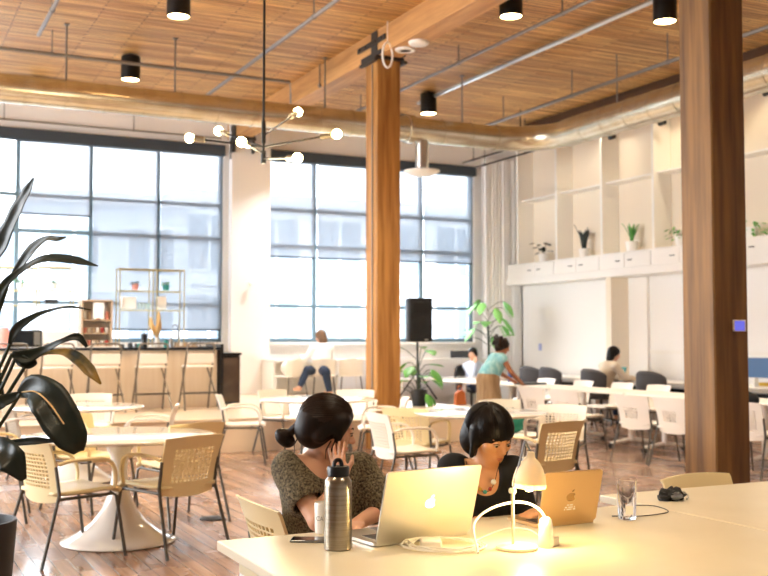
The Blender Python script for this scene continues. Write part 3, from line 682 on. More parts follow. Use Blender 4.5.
# ------------------------------------------------ bar: front, worktop, stools, end cabinet
bar = thing('bar_counter', 'long pale bar counter with dark top on the platform', 'bar counter', (0, 15.0, PZ))
xr = at(217, 380, Y=15).x
link('front_panel', MB().box((-7.5, 0, .001), (xr, .05, .84)), 'bar_front', bar)
link('side_panel', MB().box((xr-.05, .051, .001), (xr, .7, .84)), 'bar_front', bar)
link('bar_top', MB().box((-7.5, -.12, .841), (xr+.02, .75, .88)), 'dark_top', bar, bev=.004)
bs_ = None
def stool(px, label):
    global bs_
    p = at(px, 378, Y=14.5); loc = (p.x, 14.55, PZ); g = 'folding bar stools lined up at the bar counter'
    if bs_: dup(bs_, loc, random.uniform(-.06, .06), label, g); return
    r = thing('bar_stool', label, 'stool', loc, 0, g); bs_ = r
    w = .20
    fr = [(-w-.03, -.26, 0), (-w, .02, .62), (-w, -.14, .86)]
    # rear frame rises from the floor in front of the viewer to the rounded back
    pts = bez([(-w-.02, .24, 0), (-w, .0, .56), (-w, -.12, .82)], 8)[:-1]+[(-w, -.15, .89), (-w+.015, -.155, .925), (-w+.05, -.16, .94), (w-.05, -.16, .94), (w-.015, -.155, .925), (w, -.15, .89)]+[Vector((-v.x, v.y, v.z)) for v in reversed(bez([(-w-.02, .24, 0), (-w, .0, .56), (-w, -.12, .82)], 8))]
    link('back_frame', MB().tube(pts, .0135, 8), 'stool_frame', r)
    for q in (-1, 1): link('leg', MB().tube([(q*(w+.055), -.25, 0), (q*(w-.02), .16, .60)], .0125, 8), 'stool_frame', r)
    link('footrest', MB().tube([(-w-.035, -.145, .24), (w+.035, -.145, .24)], .013, 8), 'leg_grey', r)
    link('footrest', MB().tube([(-w-.01, .15, .22), (w+.01, .15, .22)], .011, 8), 'stool_frame', r)
    link('seat', MB().box((-w+.01, -.16, .60), (w-.01, .2, .625)), 'chair_white', r, bev=.012)
    link('backrest', MB().box((-w+.008, -.150, .66), (w-.008, -.132, .80)), 'chair_white', r, bev=.008)
stool(199, 'folding bar stool beside the fridge cabinet end of the bar'); stool(152, 'folding bar stool next to the rightmost one at the bar')
stool(105, 'middle folding bar stool of the row at the bar'); stool(57, 'folding bar stool behind the yellow-streaked plant leaf'); stool(11, 'folding bar stool nearest the left edge, behind the plant stems')
fx0, fx1 = at(221, 380, Y=14.95).x, at(241, 380, Y=14.95).x
fr = thing('glass_door_fridge', 'black fridge cabinet with brownish glass door at the bar end', 'fridge', ((fx0+fx1)/2, 15.0, PZ))
hw = (fx1-fx0)/2-.01
link('cabinet', MB().box((-hw, 0, .03), (hw, .55, .76)), 'fridge_black', fr, bev=.004); link('top_slab', MB().box((-hw-.02, -.05, .761), (hw+.02, .57, .80)), 'fridge_black', fr, bev=.004)
dr = link('door', MB().box((-hw+.0, -.03, .05), (hw-.0, -.001, .75)), 'fridge_black', fr, bev=.003)
link('door_glass', MB().box((-hw+.02, -.034, .07), (hw-.02, -.0302, .72)), 'fridge_glass', dr)
ep = tag(link('end_panel', MB().box((-.022, -.1, 0), (.022, .68, .93)), 'fridge_black', loc=(xr+.045, 15.0, PZ)), 'tall narrow black panel between bar counter and fridge', 'panel')
# back counter
bc = thing('back_counter', 'white back counter under the left window behind the bar', 'counter', (0, 17.4, PZ))
xb = at(222, 345, Y=17.4).x
link('carcass', MB().box((-7.5, 0, .001), (xb, .7, .84)), 'white_paint', bc); link('worktop', MB().box((-7.5, -.03, .841), (xb+.02, .72, .88)), 'white_gloss', bc, bev=.004)
# window counter on the right
wc = thing('window_counter', 'white counter along the sill of the right window', 'counter', (0, 17.75, PZ))
w0, w1 = at(268, 360, Y=17.75).x, 10.9
link('worktop', MB().box((w0, -.3, .60), (w1, .5, .64)), 'white_gloss', wc, bev=.004)
link('side_panel', MB().box((w0, -.25, .001), (w0+.05, .48, .5999)), 'white_paint', wc); link('front_panel', MB().box((w0+.051, .3, .001), (7.89, .35, .5999)), 'white_paint', wc)
def bucket(px, az, label, d=0):
    p = at(px, 385, Y=17.1+d); r = thing('bar_chair', label, 'chair', (p.x, p.y, PZ), AZ(az), 'white low chairs at the window counter')
    xs = [-.22+.44*i/10 for i in range(11)]; zs = [0, .05, .12, .2, .27, .3]
    link('backrest', panel(xs, zs, lambda i, j: False, lambda x, z, o: (x, -.2-.05*z/.3+1.6*x*x-o, .36+z-(.5*x*x if z > .25 else 0)), .015), 'chair_white', r)
    link('seat', MB().box((-.21, -.2, .34), (.21, .2, .365)), 'chair_white', r, bev=.01)
    for sx in (-1, 1):
        for sy in (-1, 1): link('leg', MB().tube([(sx*.17, sy*.16, .34), (sx*.21, sy*.2, 0)], .011, 6), 'leg_grey' if sy < 0 else 'white_paint', r)
bucket(291, -15, 'white low chair at the left end of the window counter, holding a pale coat')
bucket(321, 5, 'white low chair under the person at the window counter'); bucket(349, 10, 'white low chair right of the person at the window counter')
t = thing('meeting_table', 'white table where the ponytailed person in the pale blue shirt sits', 'table', (9.25, 16.35, 0))
link('tabletop', MB().box((-1.1, -.4, .705), (1.3, .4, .74)), 'white_gloss', t, bev=.004)
for sx in (-1.0, 1.2):
    for sy in (-.32, .32): link('leg', MB().tube([(sx, sy, 0), (sx, sy, .7049)], .022, 8), 'white_paint', t)
# ------------------------------------------------ prop materials
mat('alu', 'd9d7d0', .32, .85); mat('alu_gold', 'dcb987', .32, .8); mat('key_dark', '26262a', .4); mat('white_logo', 'ffffff', .25, emit='ffffff', es=1.2)
mat('logo_shade', 'b08a55', .25, .5); mat('brushed', 'a79f90', .28, 1, noise=(6, '8f8776', (1, 1, 30))); mat('black_plastic', '0c0c0c', .35)
mat('mug_white', 'efece4', .25); mat('cable_white', 'f4f2ea', .4); mat('phone_glass', '1a2024', .08); mat('lamp_cream', 'efe7cf', .3); mat('lamp_bulb', 'fff0c0', .3, emit='ffd070', es=14)
mat('leaf_dark', '0a150d', .42, noise=(3, '122415', (1, 1, 1))); mat('leaf_yellow', '1d2410', .4, noise=(9, 'a8883c', (1, 1, 1))); mat('leaf_green', '3f8a36', .45, noise=(4, '6fb352', (1, 1, 1)))
mat('leaf_pale', '7fc06a', .5); mat('stem_green', '24331c', .5); mat('pot_dark', '1e1e20', .55); mat('pot_white', 'f2f0ec', .4); mat('soil', '2c2119', .9)
mat('brass', 'b8a878', .35, .7); mat('shelf_glass', (.75, .93, .9, 1), .05, alpha=.35); mat('wood_pale', 'b79f83', .6); mat('paper', 'f7f7f5', .8); mat('pampas', 'dcb981', .9)
mat('speaker_black', '111112', .5); mat('grille', '060606', .6); mat('red', 'b03026', .5); mat('teal', '2b8f8a', .6); mat('orange_bag', 'c96f3a', .55); mat('blue_bottle', '2c5f9e', .35); mat('blue_panel', '5679a6', .7)
mat('steel', '8f9296', .3, .9); mat('yellow', 'e2b33a', .5); mat('pink', 'e39a8d', .6); mat('grey_dark', '3a3d42', .5); mat('green_cloth', '1f7f6a', .8); mat('black_cloth', '0d0d0f', .9); mat('coat_pale', 'e9e2d8', .9); mat('text_grey', '8b8a86', .6)
mat('clear_glass', (1, 1, 1, 1), .0, trans=1); M['clear_glass'].node_tree.nodes['Principled BSDF'].inputs['IOR'].default_value = 1.3
TZ = .7401
M['shade_glow'] = None
def glow_shade():
    m = bpy.data.materials.new('shade_glow'); m.use_nodes = True; nt = m.node_tree; N = nt.nodes; L = nt.links; b = N['Principled BSDF']; b.inputs['Base Color'].default_value = hexc('efe7cf'); b.inputs['Roughness'].default_value = .35
    t = N.new('ShaderNodeBsdfTranslucent'); t.inputs[0].default_value = (1, .85, .6, 1); x = N.new('ShaderNodeMixShader'); x.inputs[0].default_value = .10; L.new(b.outputs[0], x.inputs[1]); L.new(t.outputs[0], x.inputs[2]); L.new(x.outputs[0], N['Material Output'].inputs[0]); M['shade_glow'] = m
glow_shade()
def frame_of(loc, rz): return Matrix.Translation(loc) @ Matrix.Rotation(rz, 4, 'Z')
def text_mesh(name, body, size, m, parent, Rm, t, ext=.0003):
    c = bpy.data.curves.new(name, 'FONT'); c.body = body; c.size = size; c.extrude = ext; c.align_x = 'CENTER'; c.align_y = 'CENTER'
    o = bpy.data.objects.new(name, c); COL.objects.link(o); c.materials.append(M[m]); 
    me = bpy.data.meshes.new_from_object(o.evaluated_get(bpy.context.evaluated_depsgraph_get())); bpy.data.objects.remove(o)
    o = bpy.data.objects.new(name, me); COL.objects.link(o); o.parent = parent; o.matrix_basis = Matrix.Translation(t) @ Rm.to_4x4(); return o
# ------------------------------------------------ laptops: origin at hinge centre, user side is -Y locally, lid leans to +Y
def logo_poly(s):
    pts = []
    n = 44
    for i in range(n):
        a = 2*PI*i/n; r = .5*(1-.10*max(0, math.cos(a-PI/2))**12-.08*max(0, math.cos(a+PI/2))**10)
        x, y = r*.92*math.cos(a)*(1+.05*math.sin(a)), r*math.sin(a)
        if math.hypot(x-.52, y-.06) < .27:     # the bite
            v = Vector((x-.52, y-.06)).normalized()*.27; x, y = .52-abs(v.x), .06+v.y
        pts.append((x*s, y*s))
    return pts
def laptop(loc, rz, w, dpt, lean, body, label, logo_m, sticker=False):
    r = thing('laptop', label, 'laptop', loc, rz, 'laptops on the worktable')
    def rr(w, y0, y1, c):
        P = []
        for cx, cy, a0 in ((w/2-c, y1-c, 0), (-w/2+c, y1-c, 90), (-w/2+c, y0+c, 180), (w/2-c, y0+c, 270)):
            for k in range(5): a = math.radians(a0+k*22.5); P.append((cx+c*math.cos(a), cy+c*math.sin(a)))
        return P
    link('base', MB().prism(rr(w, -dpt, 0, .012), .001, .013), body, r, bev=.0015)
    kb = MB(); nk, rows = 13, 6; kw = (w*.82)/nk; kh = (dpt*.46)/rows
    for j in range(rows):
        for i in range(nk):
            x = -w*.41+i*kw; y = -dpt*.08-(j+1)*kh; kb.box((x+.001, y+.001, .0131), (x+kw-.001, y+kh-.001, .0145))
    link('keyboard', kb, 'key_dark', r)
    link('trackpad', MB().box((-w*.16, -dpt*.95, .0131), (w*.16, -dpt*.62, .0136)), 'steel', r)
    R = Matrix.Rotation(-lean, 3, 'X'); lid = MB().prism(rr(w, 0, dpt, .012), -.0035, .0035)
    # lid polygon lies in XY; stand it up (y->z) then lean
    U = Matrix(((1, 0, 0), (0, 0, -1), (0, 1, 0)))
    q = R @ U; o = Vector((0, .002, .012))
    lo = link('lid', lid.xform(q, o), body, r, bev=.0012)
    link('screen', MB().box((-w/2+.008, .008, .0036), (w/2-.008, dpt-.008, .0042)).xform(q, o), 'key_dark', lo)
    lg = MB().prism([(x*1.35, y) for x, y in logo_poly(.034)], -.0040, -.0036)
    Q = [(0, .0), (.006, .001), (.011, .006), (.012, .013), (.005, .011), (.001, .006)]
    lg.prism([(x*.9, y*.75+.0195) for x, y in Q], -.0040, -.0036)
    # seen from outside the lid, mirrored across x
    lg.v = [(-v[0], v[1]+dpt*.5, v[2]) for v in lg.v]
    link('apple_emblem' if False else 'fruit_emblem', lg.xform(q, o), logo_m, lo)
    if sticker:
        Rt = q @ Matrix.Rotation(PI, 3, 'Y')
        for k, (s, body_) in enumerate(((.013, 'STUDIO'), (.009, 'make good'))): pass
        st = MB()
        for k, (w0, y) in enumerate(((.030, .335), (.046, .29), (.052, .25))):
            for j in range(9):
                x = -w0/2+w0*j/9
                if (j*7+k*3) % 5 != 0: st.box((x, dpt*y, -.0040), (x+w0/9*.75, dpt*y+.005, -.0036))
        link('sticker_lettering', st.xform(q, o), 'paper', lo)
    return r
P1, P2 = at(374, 547, z=.742), at(472, 534, z=.742)
def hinge(P1, P2, w):
    v = (P2-P1); v.z = 0; L = v.length; c = (P1+P2)/2; c.z = TZ-.001
    return c, math.atan2(v.y, v.x)
c, a = hinge(P1, P2, .359); laptop(c, a+PI, .359-.0, .245, 0, 'alu', 'x', 'white_logo') if False else None
# lid leans away from its user; user is on the far-left side
c, a = hinge(at(373, 548, z=.742), at(470, 533, z=.742), .359)
lap1 = laptop((c.x, c.y, TZ-.001+.0), a+PI, .375, .247, 0, 'alu', 'open silver laptop with glowing emblem before the bun-haired person', 'white_logo') if False else None
def laptop_at(A, B, w, dpt, lean, *k, **kw):
    v = B-A; v.z = 0; c = (A+B)/2; ang = math.atan2(v.y, v.x)
    # local +X from A to B; far side (local +Y) is the user's, so turn by pi
    return laptop((c.x, c.y, TZ), ang+PI, w, dpt, lean, *k, **kw)
laptop_at(at(374, 547, z=.742), at(470, 534, z=.742), .395, .250, math.radians(16), 'alu', 'open silver laptop with glowing emblem, in front of the bun-haired person', 'white_logo')
laptop_at(at(537, 528, z=.742), at(595, 522, z=.742), .262, .198, math.radians(14), 'alu_gold', 'smaller open laptop with a sticker on its lid, beside the lamp', 'logo_shade', sticker=True)
# ------------------------------------------------ steel bottle, mug, phone
p = at(338, 549, z=.74); bt = thing('water_bottle', 'brushed steel water bottle with black cap in front of the bun-haired person', 'bottle', (p.x, p.y, TZ))
link('body', MB().lathe([(0, 0), (.042, 0), (.0455, .004), (.0455, .205), (.043, .222), (.036, .232), (.033, .236), (0, .236)], 40), 'brushed', bt)
cp_ = link('cap', MB().lathe([(.036, .2365), (.037, .262), (.034, .268), (0, .268)], 32), 'black_plastic', bt)
link('carry_loop', MB().tube(bez([(-.016, 0, .262), (-.013, 0, .28), (-.004, 0, .288), (.008, 0, .284), (.014, 0, .262)], 12), .007, 8), 'black_plastic', cp_)
p = at(325, 533, z=.74); mg = thing('mug', 'white mug with faint lettering half hidden behind the steel bottle', 'mug', (p.x, p.y, TZ))
link('body', MB().lathe([(0, .0), (.032, 0), (.036, .004), (.038, .105), (.0365, .108), (.034, .105), (.032, .01), (0, .008)], 32), 'mug_white', mg)
link('handle', MB().tube(bez([(.036, .0, .085), (.06, .0, .08), (.062, 0, .045), (.036, 0, .03)], 10), .005, 8), 'mug_white', mg)
tx = text_mesh('mug_lettering', 'CA', .022, 'text_grey', mg, Matrix.Rotation(-YAW-.45, 3, 'Z') @ Matrix.Rotation(PI/2, 3, 'X'), Vector((-math.sin(YAW+.45)*.0385, -math.cos(YAW+.45)*.0385, .055)))
p = at(313, 541, z=.74); ph = thing('smartphone', 'dark smartphone lying flat left of the steel bottle', 'phone', (p.x, p.y, TZ), math.radians(-30))
link('body', MB().box((-.075, -.036, 0), (.075, .036, .008)), 'steel', ph, bev=.003); link('screen', MB().box((-.071, -.032, .0081), (.071, .032, .0087)), 'phone_glass', ph)
# ------------------------------------------------ tumbler
p = at(627, 519, z=.74); gl = thing('tumbler', 'tall clear drinking glass right of the smaller laptop', 'glass', (p.x, p.y, TZ))
link('wall', MB().lathe([(0, 0), (.031, 0), (.033, .003), (.0385, .15), (.0365, .151), (.0305, .012), (0, .010)], 36), 'clear_glass', gl)
link('label_print', MB().lathe([(.0350, .022), (.0362, .055)], 36).xform(None) if False else MB().box((-.010, -.0370, .022), (.018, -.0362, .055)).xform(Matrix.Rotation(-YAW-.1, 3, 'Z')), 'mug_white', gl)
# ------------------------------------------------ crumpled sunglasses / pouch
p = at(671, 500, z=.74); sg = thing('crumpled_pouch', 'small crumpled black and silver pouch on the right worktable', 'pouch', (p.x, p.y, TZ))
rs = random.Random(3); s = MB().sphere((0, 0, 0), 1, 16, 10)
vs = []
for v in s.v:
    n = 1+.28*math.sin(7*v[0]+3*v[1])*math.cos(6*v[2]+4*v[0])+rs.uniform(-.1, .1); vs.append((v[0]*.062*n, v[1]*.04*n, max(0, (v[2]+.55)*.03*n)))
s.v = vs; link('pouch', s, 'grille', sg, sharp=25); s = MB().sphere((0, 0, 0), 1, 12, 8); s.v = [(v[0]*.03*(1+rs.uniform(-.2, .2))-.002, v[1]*.018-.036, .02+v[2]*.016*(1+rs.uniform(-.3, .3))) for v in s.v]; link('foil_patch', s, 'steel', sg, sharp=20)
link('strap', MB().tube(bez([(.05, 0, .02), (.075, .01, .03), (.085, -.01, .012), (.06, -.03, .004)], 10), .004, 6), 'alu', sg)
# ------------------------------------------------ desk lamp
p = at(517, 549, z=.74); lp = thing('desk_lamp', 'small cream desk lamp, switched on, between the two laptops', 'lamp', (p.x, p.y, TZ))
Lz = lambda px, py, d: at(px, py, d=d)-Vector((p.x, p.y, TZ))
dl = 3.42
dl = (Vector((p.x, p.y, .74))-Vector((0, 0, CH))).dot(_f)
link('base', MB().lathe([(0, 0), (.066, 0), (.069, .004), (.067, .010), (.055, .014), (0, .017)], 36), 'lamp_cream', lp)
b0 = Lz(513, 546, dl); j1 = Lz(512.5, 491, dl); j2 = Lz(525, 441, dl+.02); st = Vector((b0.x, b0.y, .014))
link('stem', MB().tube([st, j1], .0055, 10), 'lamp_cream', lp); link('joint', MB().lathe([(.010, -.009), (.010, .009)], 14, j1, 'Y').sphere(j1, .0105), 'lamp_cream', lp)
link('arm', MB().tube([j1, j2], .004, 8), 'steel', lp); link('wire', MB().tube(bez([j1+Vector((.006, 0, 0)), (j1+j2)/2+Vector((.012, 0, 0)), j2], 8), .002, 6), 'alu', lp)
sc_ = Lz(529, 487, dl+.02); ax = (Lz(531, 451, dl+.02)-sc_).normalized(); Rz = ax.to_track_quat('Z', 'Y').to_matrix()
shd = link('lamp_shade', MB().lathe([(.055, 0), (.056, .012), (.052, .035), (.044, .060), (.030, .082), (.014, .098), (.012, .115), (.0, .118), (.0, .115), (.010, .112), (.012, .095), (.028, .079), (.042, .058), (.050, .034), (.0535, .012)], 36, sc_, R=Rz, caps=False), 'shade_glow', lp)
link('bulb', MB().sphere(sc_+ax*.006, .021, 16, 12), 'lamp_bulb', shd)
link('bracket', MB().tube([j2, sc_+ax*.115], .004, 8), 'steel', lp)
l = bpy.data.lights.new('desk_lamp_light', 'POINT'); l.energy = 2.5; l.color = (1, .70, .30); l.shadow_soft_size = .02
lo = bpy.data.objects.new('desk_lamp_light', l); COL.objects.link(lo); lo.parent = lp; lo.location = sc_-ax*.030
# ------------------------------------------------ cables and charger
def T(px, py, z=.745): q = at(px, py, z=z); return (q.x, q.y, q.z)
cc = at(443, 548, z=.74); cb = MB()
pts = []
for i in range(130):
    a = 2*PI*i/26; r = .105+.016*math.sin(i*.29)+.006*math.sin(i*1.3); pts.append((r*1.15*math.cos(a), r*.80*math.sin(a)+.006*math.cos(i*.21), .004+.012*abs(math.sin(i*.13))+.004*math.sin(i*.4)**2))
coil = thing('charging_cable', 'coiled white charging cable on the table before the silver laptop', 'cable', (cc.x, cc.y, TZ), -YAW)
link('coil', MB().tube(pts, .0028, 6), 'cable_white', coil)
link('power_brick', MB().box((-.075, -.02, .0), (-.005, .05, .026)), 'cable_white', coil, bev=.006)
def P3(px, py, d): return at(px, py, d=d)
cab2 = MB().tube(bez([T(478, 553), P3(474, 524, 3.40), P3(492, 508, 3.43), P3(520, 502, 3.45), P3(540, 510, 3.42), P3(548, 528, 3.40), T(548, 546)], 40), .0042, 8)
tag(link('arched_cable', cab2, 'cable_white'), 'thick white cable arching upright around the desk lamp stem', 'cable')
cab3 = MB().tube(bez([T(478, 538), P3(462, 520, 3.6), T(500, 518), T(540, 522), T(560, 532)], 30), .003, 6)
tag(link('thin_cable', MB().tube(bez([T(472, 542), T(498, 531), T(512, 528), T(530, 530), T(545, 540)], 30), .003, 6), 'cable_white'), 'thin white cable lying on the table behind the lamp base', 'cable')
ch_ = at(546, 547, z=.74); cg = thing('power_adapter', 'white upright power adapter right of the lamp base', 'adapter', (ch_.x, ch_.y, TZ), .3)
link('body', MB().lathe([(0, 0), (.024, 0), (.026, .004), (.023, .07), (.019, .09), (.012, .097), (0, .098)], 28), 'cable_white', cg)
link('plug', MB().box((.022, -.014, .0), (.056, .016, .03)), 'lamp_cream', cg, bev=.004)
tag(link('dark_cord', MB().tube(bez([T(632, 505, .742), T(655, 506, .742), T(668, 512, .742), T(640, 516, .742), T(612, 516, .742)], 24), .002, 6), 'black_plastic'), 'thin dark cord lying behind the drinking glass', 'cord')
# ------------------------------------------------ leaves
def leaf(pts, wid, m, parent, roll=0.3, fold=.25, name='leaf', nw=6, split=0):
    P = bez(pts, 24); n = len(P); mb = MB()
    for i, q in enumerate(P):
        t = (P[min(i+1, n-1)]-P[max(i-1, 0)]).normalized(); v = (q-Vector((0, 0, CH))).normalized() if True else None
        s = t.cross(_f).normalized(); b = s.cross(t).normalized(); u = i/(n-1)
        w = np.interp(u, [k/(len(wid)-1) for k in range(len(wid))], wid)
        rl = roll*(math.sin(u*2.6)) ; sv = s*math.cos(rl)+b*math.sin(rl); up = t.cross(sv)
        for k in range(nw+1):
            x = -1+2*k/nw; mb.v.append(tuple(q+sv*(w*x)+up*(abs(x)*w*fold+.06*w*math.sin(u*23+x*2))))
    for i in range(n-1):
        for k in range(nw): mb.f.append((i*(nw+1)+k, i*(nw+1)+k+1, (i+1)*(nw+1)+k+1, (i+1)*(nw+1)+k))
    o = link(name, mb, m, parent, sharp=80); s = o.modifiers.new('thickness', 'SOLIDIFY'); s.thickness = .0012; return o
DP = 4.6
pp = at(-31, 575, d=DP+.15)
pl_ = thing('potted_plant', 'tall plant with long dark drooping leaves in a dark pot at the left edge', 'plant', (pp.x, pp.y, 0))
off = Vector((pp.x, pp.y, 0))
def L(px, py, dd=0): return at(px, py, d=DP+dd)-off
pt = at(-31, 521, d=DP+.15).z
link('pot', MB().lathe([(0, 0), (.15, 0), (.165, .02), (.205, pt-.02), (.205, pt), (.19, pt), (.18, pt-.05), (0, pt-.05)], 36), 'pot_dark', pl_)
link('soil', MB().lathe([(0, pt-.045), (.182, pt-.045)], 24), 'soil', pl_)
px_ = DP/F
LV = [  # leaf spine (x, y, depth), half widths in px, material, stem foot
 ([(-10, 265, .1), (2, 244, .05), (16, 214, 0), (27, 193, -.05), (34, 178, -.08)], [4, 9, 8.5, 6, 1], 'leaf_dark', .5),
 ([(8, 284, .1), (18, 268, .05), (32, 250, 0), (46, 239, -.05), (58, 239, -.1), (66, 237, -.1)], [2, 4, 6.5, 3, 2.5, .8], 'leaf_dark', .5),
 ([(-4, 305, 0), (4, 286, 0), (22, 270, 0), (44, 259, -.05), (72, 260, -.1), (98, 266, -.15)], [5, 5, 4, 3.5, 5, 4.5, .6], 'leaf_dark', .6),
 ([(10, 344, 0), (16, 330, 0), (30, 319, 0), (48, 311, 0), (70, 307, -.05), (91, 310, -.05)], [2, 5, 4.5, 2.5, 1.5, 1.2, .5], 'leaf_dark', .4),
 ([(12, 354, 0), (26, 357, 0), (44, 350, 0), (62, 341, -.05), (78, 337, -.05), (87, 347, -.05)], [3, 8, 4, 2.5, 4, 1.5], 'leaf_dark', .4),
 ([(30, 358, .05), (48, 353, .03), (64, 352, 0), (78, 359, -.05), (90, 371, -.1), (101, 384, -.12)], [2, 1.5, 4, 6.5, 6, 1], 'leaf_yellow', .5),
 ([(16, 357, .02), (22, 361, 0), (30, 364, 0), (37, 362, 0)], [3, 6, 5, 2], 'leaf_dark', .2),
 ([(20, 394, 0), (32, 388, -.05), (48, 399, -.12), (62, 422, -.16), (73, 440, -.18), (79, 452, -.16)], [4, 13, 19, 19, 15, 5], 'leaf_dark', .35),
 ([(-12, 445, 0), (2, 449, -.05), (13, 462, -.1), (24, 480, -.1)], [6, 12, 14, 3], 'leaf_dark', .3),
 ([(-6, 446, 0), (14, 443, 0), (36, 441, -.03), (60, 441, -.05)], [3, 3.5, 4, .8], 'leaf_dark', .3),
 ([(-8, 408, 0), (2, 402, 0), (14, 397, 0), (20, 393, 0)], [6, 7, 5, 2], 'leaf_dark', .3),
 ([(-26, 330, .1), (-16, 350, .1), (-8, 372, .1), (4, 396, .1)], [4, 10, 9, 1], 'leaf_dark', .3),
 ([(-40, 300, .4), (-60, 250, .4), (-75, 210, .4)], [4, 14, 1], 'leaf_dark', .3),
 ([(-30, 420, .2), (-70, 420, .3), (-100, 470, .4)], [4, 16, 1], 'leaf_dark', .3),
]
for pts, w, m, rl in LV:
    leaf([L(*q) for q in pts], [x*px_ for x in w], m, pl_, roll=rl)
    foot = Vector((random.uniform(-.05, .05), random.uniform(-.05, .05), pt-.04)); e = L(*pts[0]); 
    mid = (foot+e)/2 + Vector((-.05 if e.z > 1 else -.02, 0, .03))
    link('stem', MB().tube(bez([foot, mid, e], 10), [.011]*1+[.010]*4+[.008]*4+[.006]*2 if False else .0085, 8), 'stem_green', pl_)
link('midrib', MB().tube(bez([L(22, 392, -.02), L(36, 392, -.10), L(50, 404, -.17), L(64, 424, -.21)], 12), .0035, 6), 'pampas', pl_)
# ------------------------------------------------ small potted plants on the ledge
def foliage(kind, parent, z0, s, m):
    rs = random.Random(int(s*1000)+len(kind))
    if kind == 'blades':
        for k in range(13):
            a = 2*PI*k/13+rs.uniform(-.2, .2); t = rs.uniform(.15, .5); h = s*rs.uniform(.7, 1.1); d = Vector((math.cos(a)*t, math.sin(a)*t, 1))
            mb = MB(); sd = Vector((-math.sin(a), math.cos(a), 0)); w = s*.085
            for i in range(7):
                u = i/6; q = Vector((0, 0, z0))+Vector((d.x*u*h*(.4+.6*u), d.y*u*h*(.4+.6*u), u*h)); ww = w*(1-u**2.5)+.002; mb.v += [tuple(q-sd*ww), tuple(q+Vector((d.x, d.y, 0))*.02), tuple(q+sd*ww)]
            for i in range(6):
                for j in (0, 1): mb.f.append((i*3+j, i*3+j+1, i*3+4+j, i*3+3+j))
            o = link('leaf', mb, m, parent, sharp=80); o.modifiers.new('t', 'SOLIDIFY').thickness = .003
    else:
        for k in range({'bush': 34, 'trail': 40, 'arch': 9}[kind]):
            a = rs.uniform(0, 2*PI); rr = s*rs.uniform(.15, 1 if kind != 'arch' else .8); h = {'bush': rs.uniform(0, .8)*s, 'trail': rs.uniform(-.55, .5)*s, 'arch': rs.uniform(.2, 1)*s}[kind]
            if kind == 'trail' and h < 0: rr = s*rs.uniform(.55, 1)
            b = Vector((0, 0, z0)); e = b+Vector((rr*math.cos(a), rr*math.sin(a), h)); L_ = s*(.28 if kind != 'arch' else .45); o_ = Vector((math.cos(a), math.sin(a), rs.uniform(-.9, .2))).normalized(); sd = o_.cross(Vector((0, 0, 1))).normalized()
            mb = MB()
            for i in range(6):
                u = i/5; q = e+o_*L_*u+Vector((0, 0, -L_*.3*u*u)); w = L_*.36*math.sin(PI*min(1, u*.92+.06))+.001; mb.v += [tuple(q-sd*w), tuple(q-Vector((0, 0, w*.3))), tuple(q+sd*w)]
            for i in range(5):
                for j in (0, 1): mb.f.append((i*3+j, i*3+j+1, i*3+4+j, i*3+3+j))
            lf = link('leaf', mb, m, parent, sharp=80); lf.modifiers.new('t', 'SOLIDIFY').thickness = .002
            if kind in ('arch', 'bush') and k % 2 == 0: link('stem', MB().tube([b, b.lerp(e, .5)+Vector((0, 0, s*.15)), e], .004, 5), 'stem_green', parent)
def ledge_plant(px, py, kind, s, m, label, potr=.10, poth=.17):
    p = at(px, py, X=XR-.27); r = thing('potted_plant', label, 'plant', (XR-.27, p.y, 2.9755), 0, 'small potted plants on the white ledge')
    link('pot', MB().lathe([(0, 0), (potr*.8, 0), (potr, poth), (potr*.9, poth), (potr*.85, poth-.03), (0, poth-.03)], 24), 'pot_white', r)
    foliage(kind, r, poth-.03, s, m)
ledge_plant(543.5, 258, 'arch', .28, 'leaf_dark', 'small dark-leaved plant in a white pot, farthest left on the ledge')
ledge_plant(584, 254, 'blades', .48, 'leaf_dark', 'upright dark sword-leaved plant in a white pot on the ledge')
ledge_plant(632, 250, 'blades', .33, 'leaf_green', 'small bright green spiky plant in a white pot on the ledge', .12, .19)
ledge_plant(681, 244, 'bush', .23, 'leaf_green', 'bushy green plant on the ledge left of the thick column')
ledge_plant(752, 240, 'trail', .26, 'leaf_green', 'trailing green plant on the ledge right of the thick column')
# ------------------------------------------------ big green plants near the windows
def big_plant(px, pz, Xd, h, s, m, label, n=16, z=PZ, seed=1, lo=.4):
    p = at(px, pz, d=Xd); r = thing('potted_tree', label, 'plant', (p.x, p.y, z)); rs = random.Random(seed)
    link('pot', MB().lathe([(0, 0), (.10, 0), (.13, .24), (.12, .24), (.11, .22), (0, .22)], 24), 'pot_dark', r)
    link('trunk', MB().tube(bez([(0, 0, .25), (.02, .02, h*.4), (-.02, 0, h*.8)], 8), .02, 8), 'stem_green', r)
    for k in range(n):
        a = 2.4*k; u = k/(n-1); zc = h*(lo+(.95-lo)*u); b = Vector((0, 0, zc-.12)); e = Vector((math.cos(a)*s*rs.uniform(.4, 1), math.sin(a)*s*rs.uniform(.4, 1), zc+rs.uniform(-.05, .15)))
        o_ = (Vector((e.x, e.y, rs.uniform(-.35, .15)))).normalized(); sd = o_.cross(Vector((0, 0, 1))).normalized(); L_ = s*rs.uniform(.5, .75); mb = MB()
        for i in range(8):
            t = i/7; q = e+o_*L_*t+Vector((0, 0, -L_*.35*t*t)); w = L_*.33*math.sin(PI*min(1, t*.9+.07))+.001; mb.v += [tuple(q-sd*w), tuple(q-Vector((0, 0, w*.25))), tuple(q+sd*w)]
        for i in range(7):
            for j in (0, 1): mb.f.append((i*3+j, i*3+j+1, i*3+4+j, i*3+3+j))
        lf = link('leaf', mb, m, r, sharp=80); lf.modifiers.new('t', 'SOLIDIFY').thickness = .002
        link('stem', MB().tube([b, b.lerp(e, .6)+Vector((0, 0, .04)), e], .006, 5), 'stem_green', r)
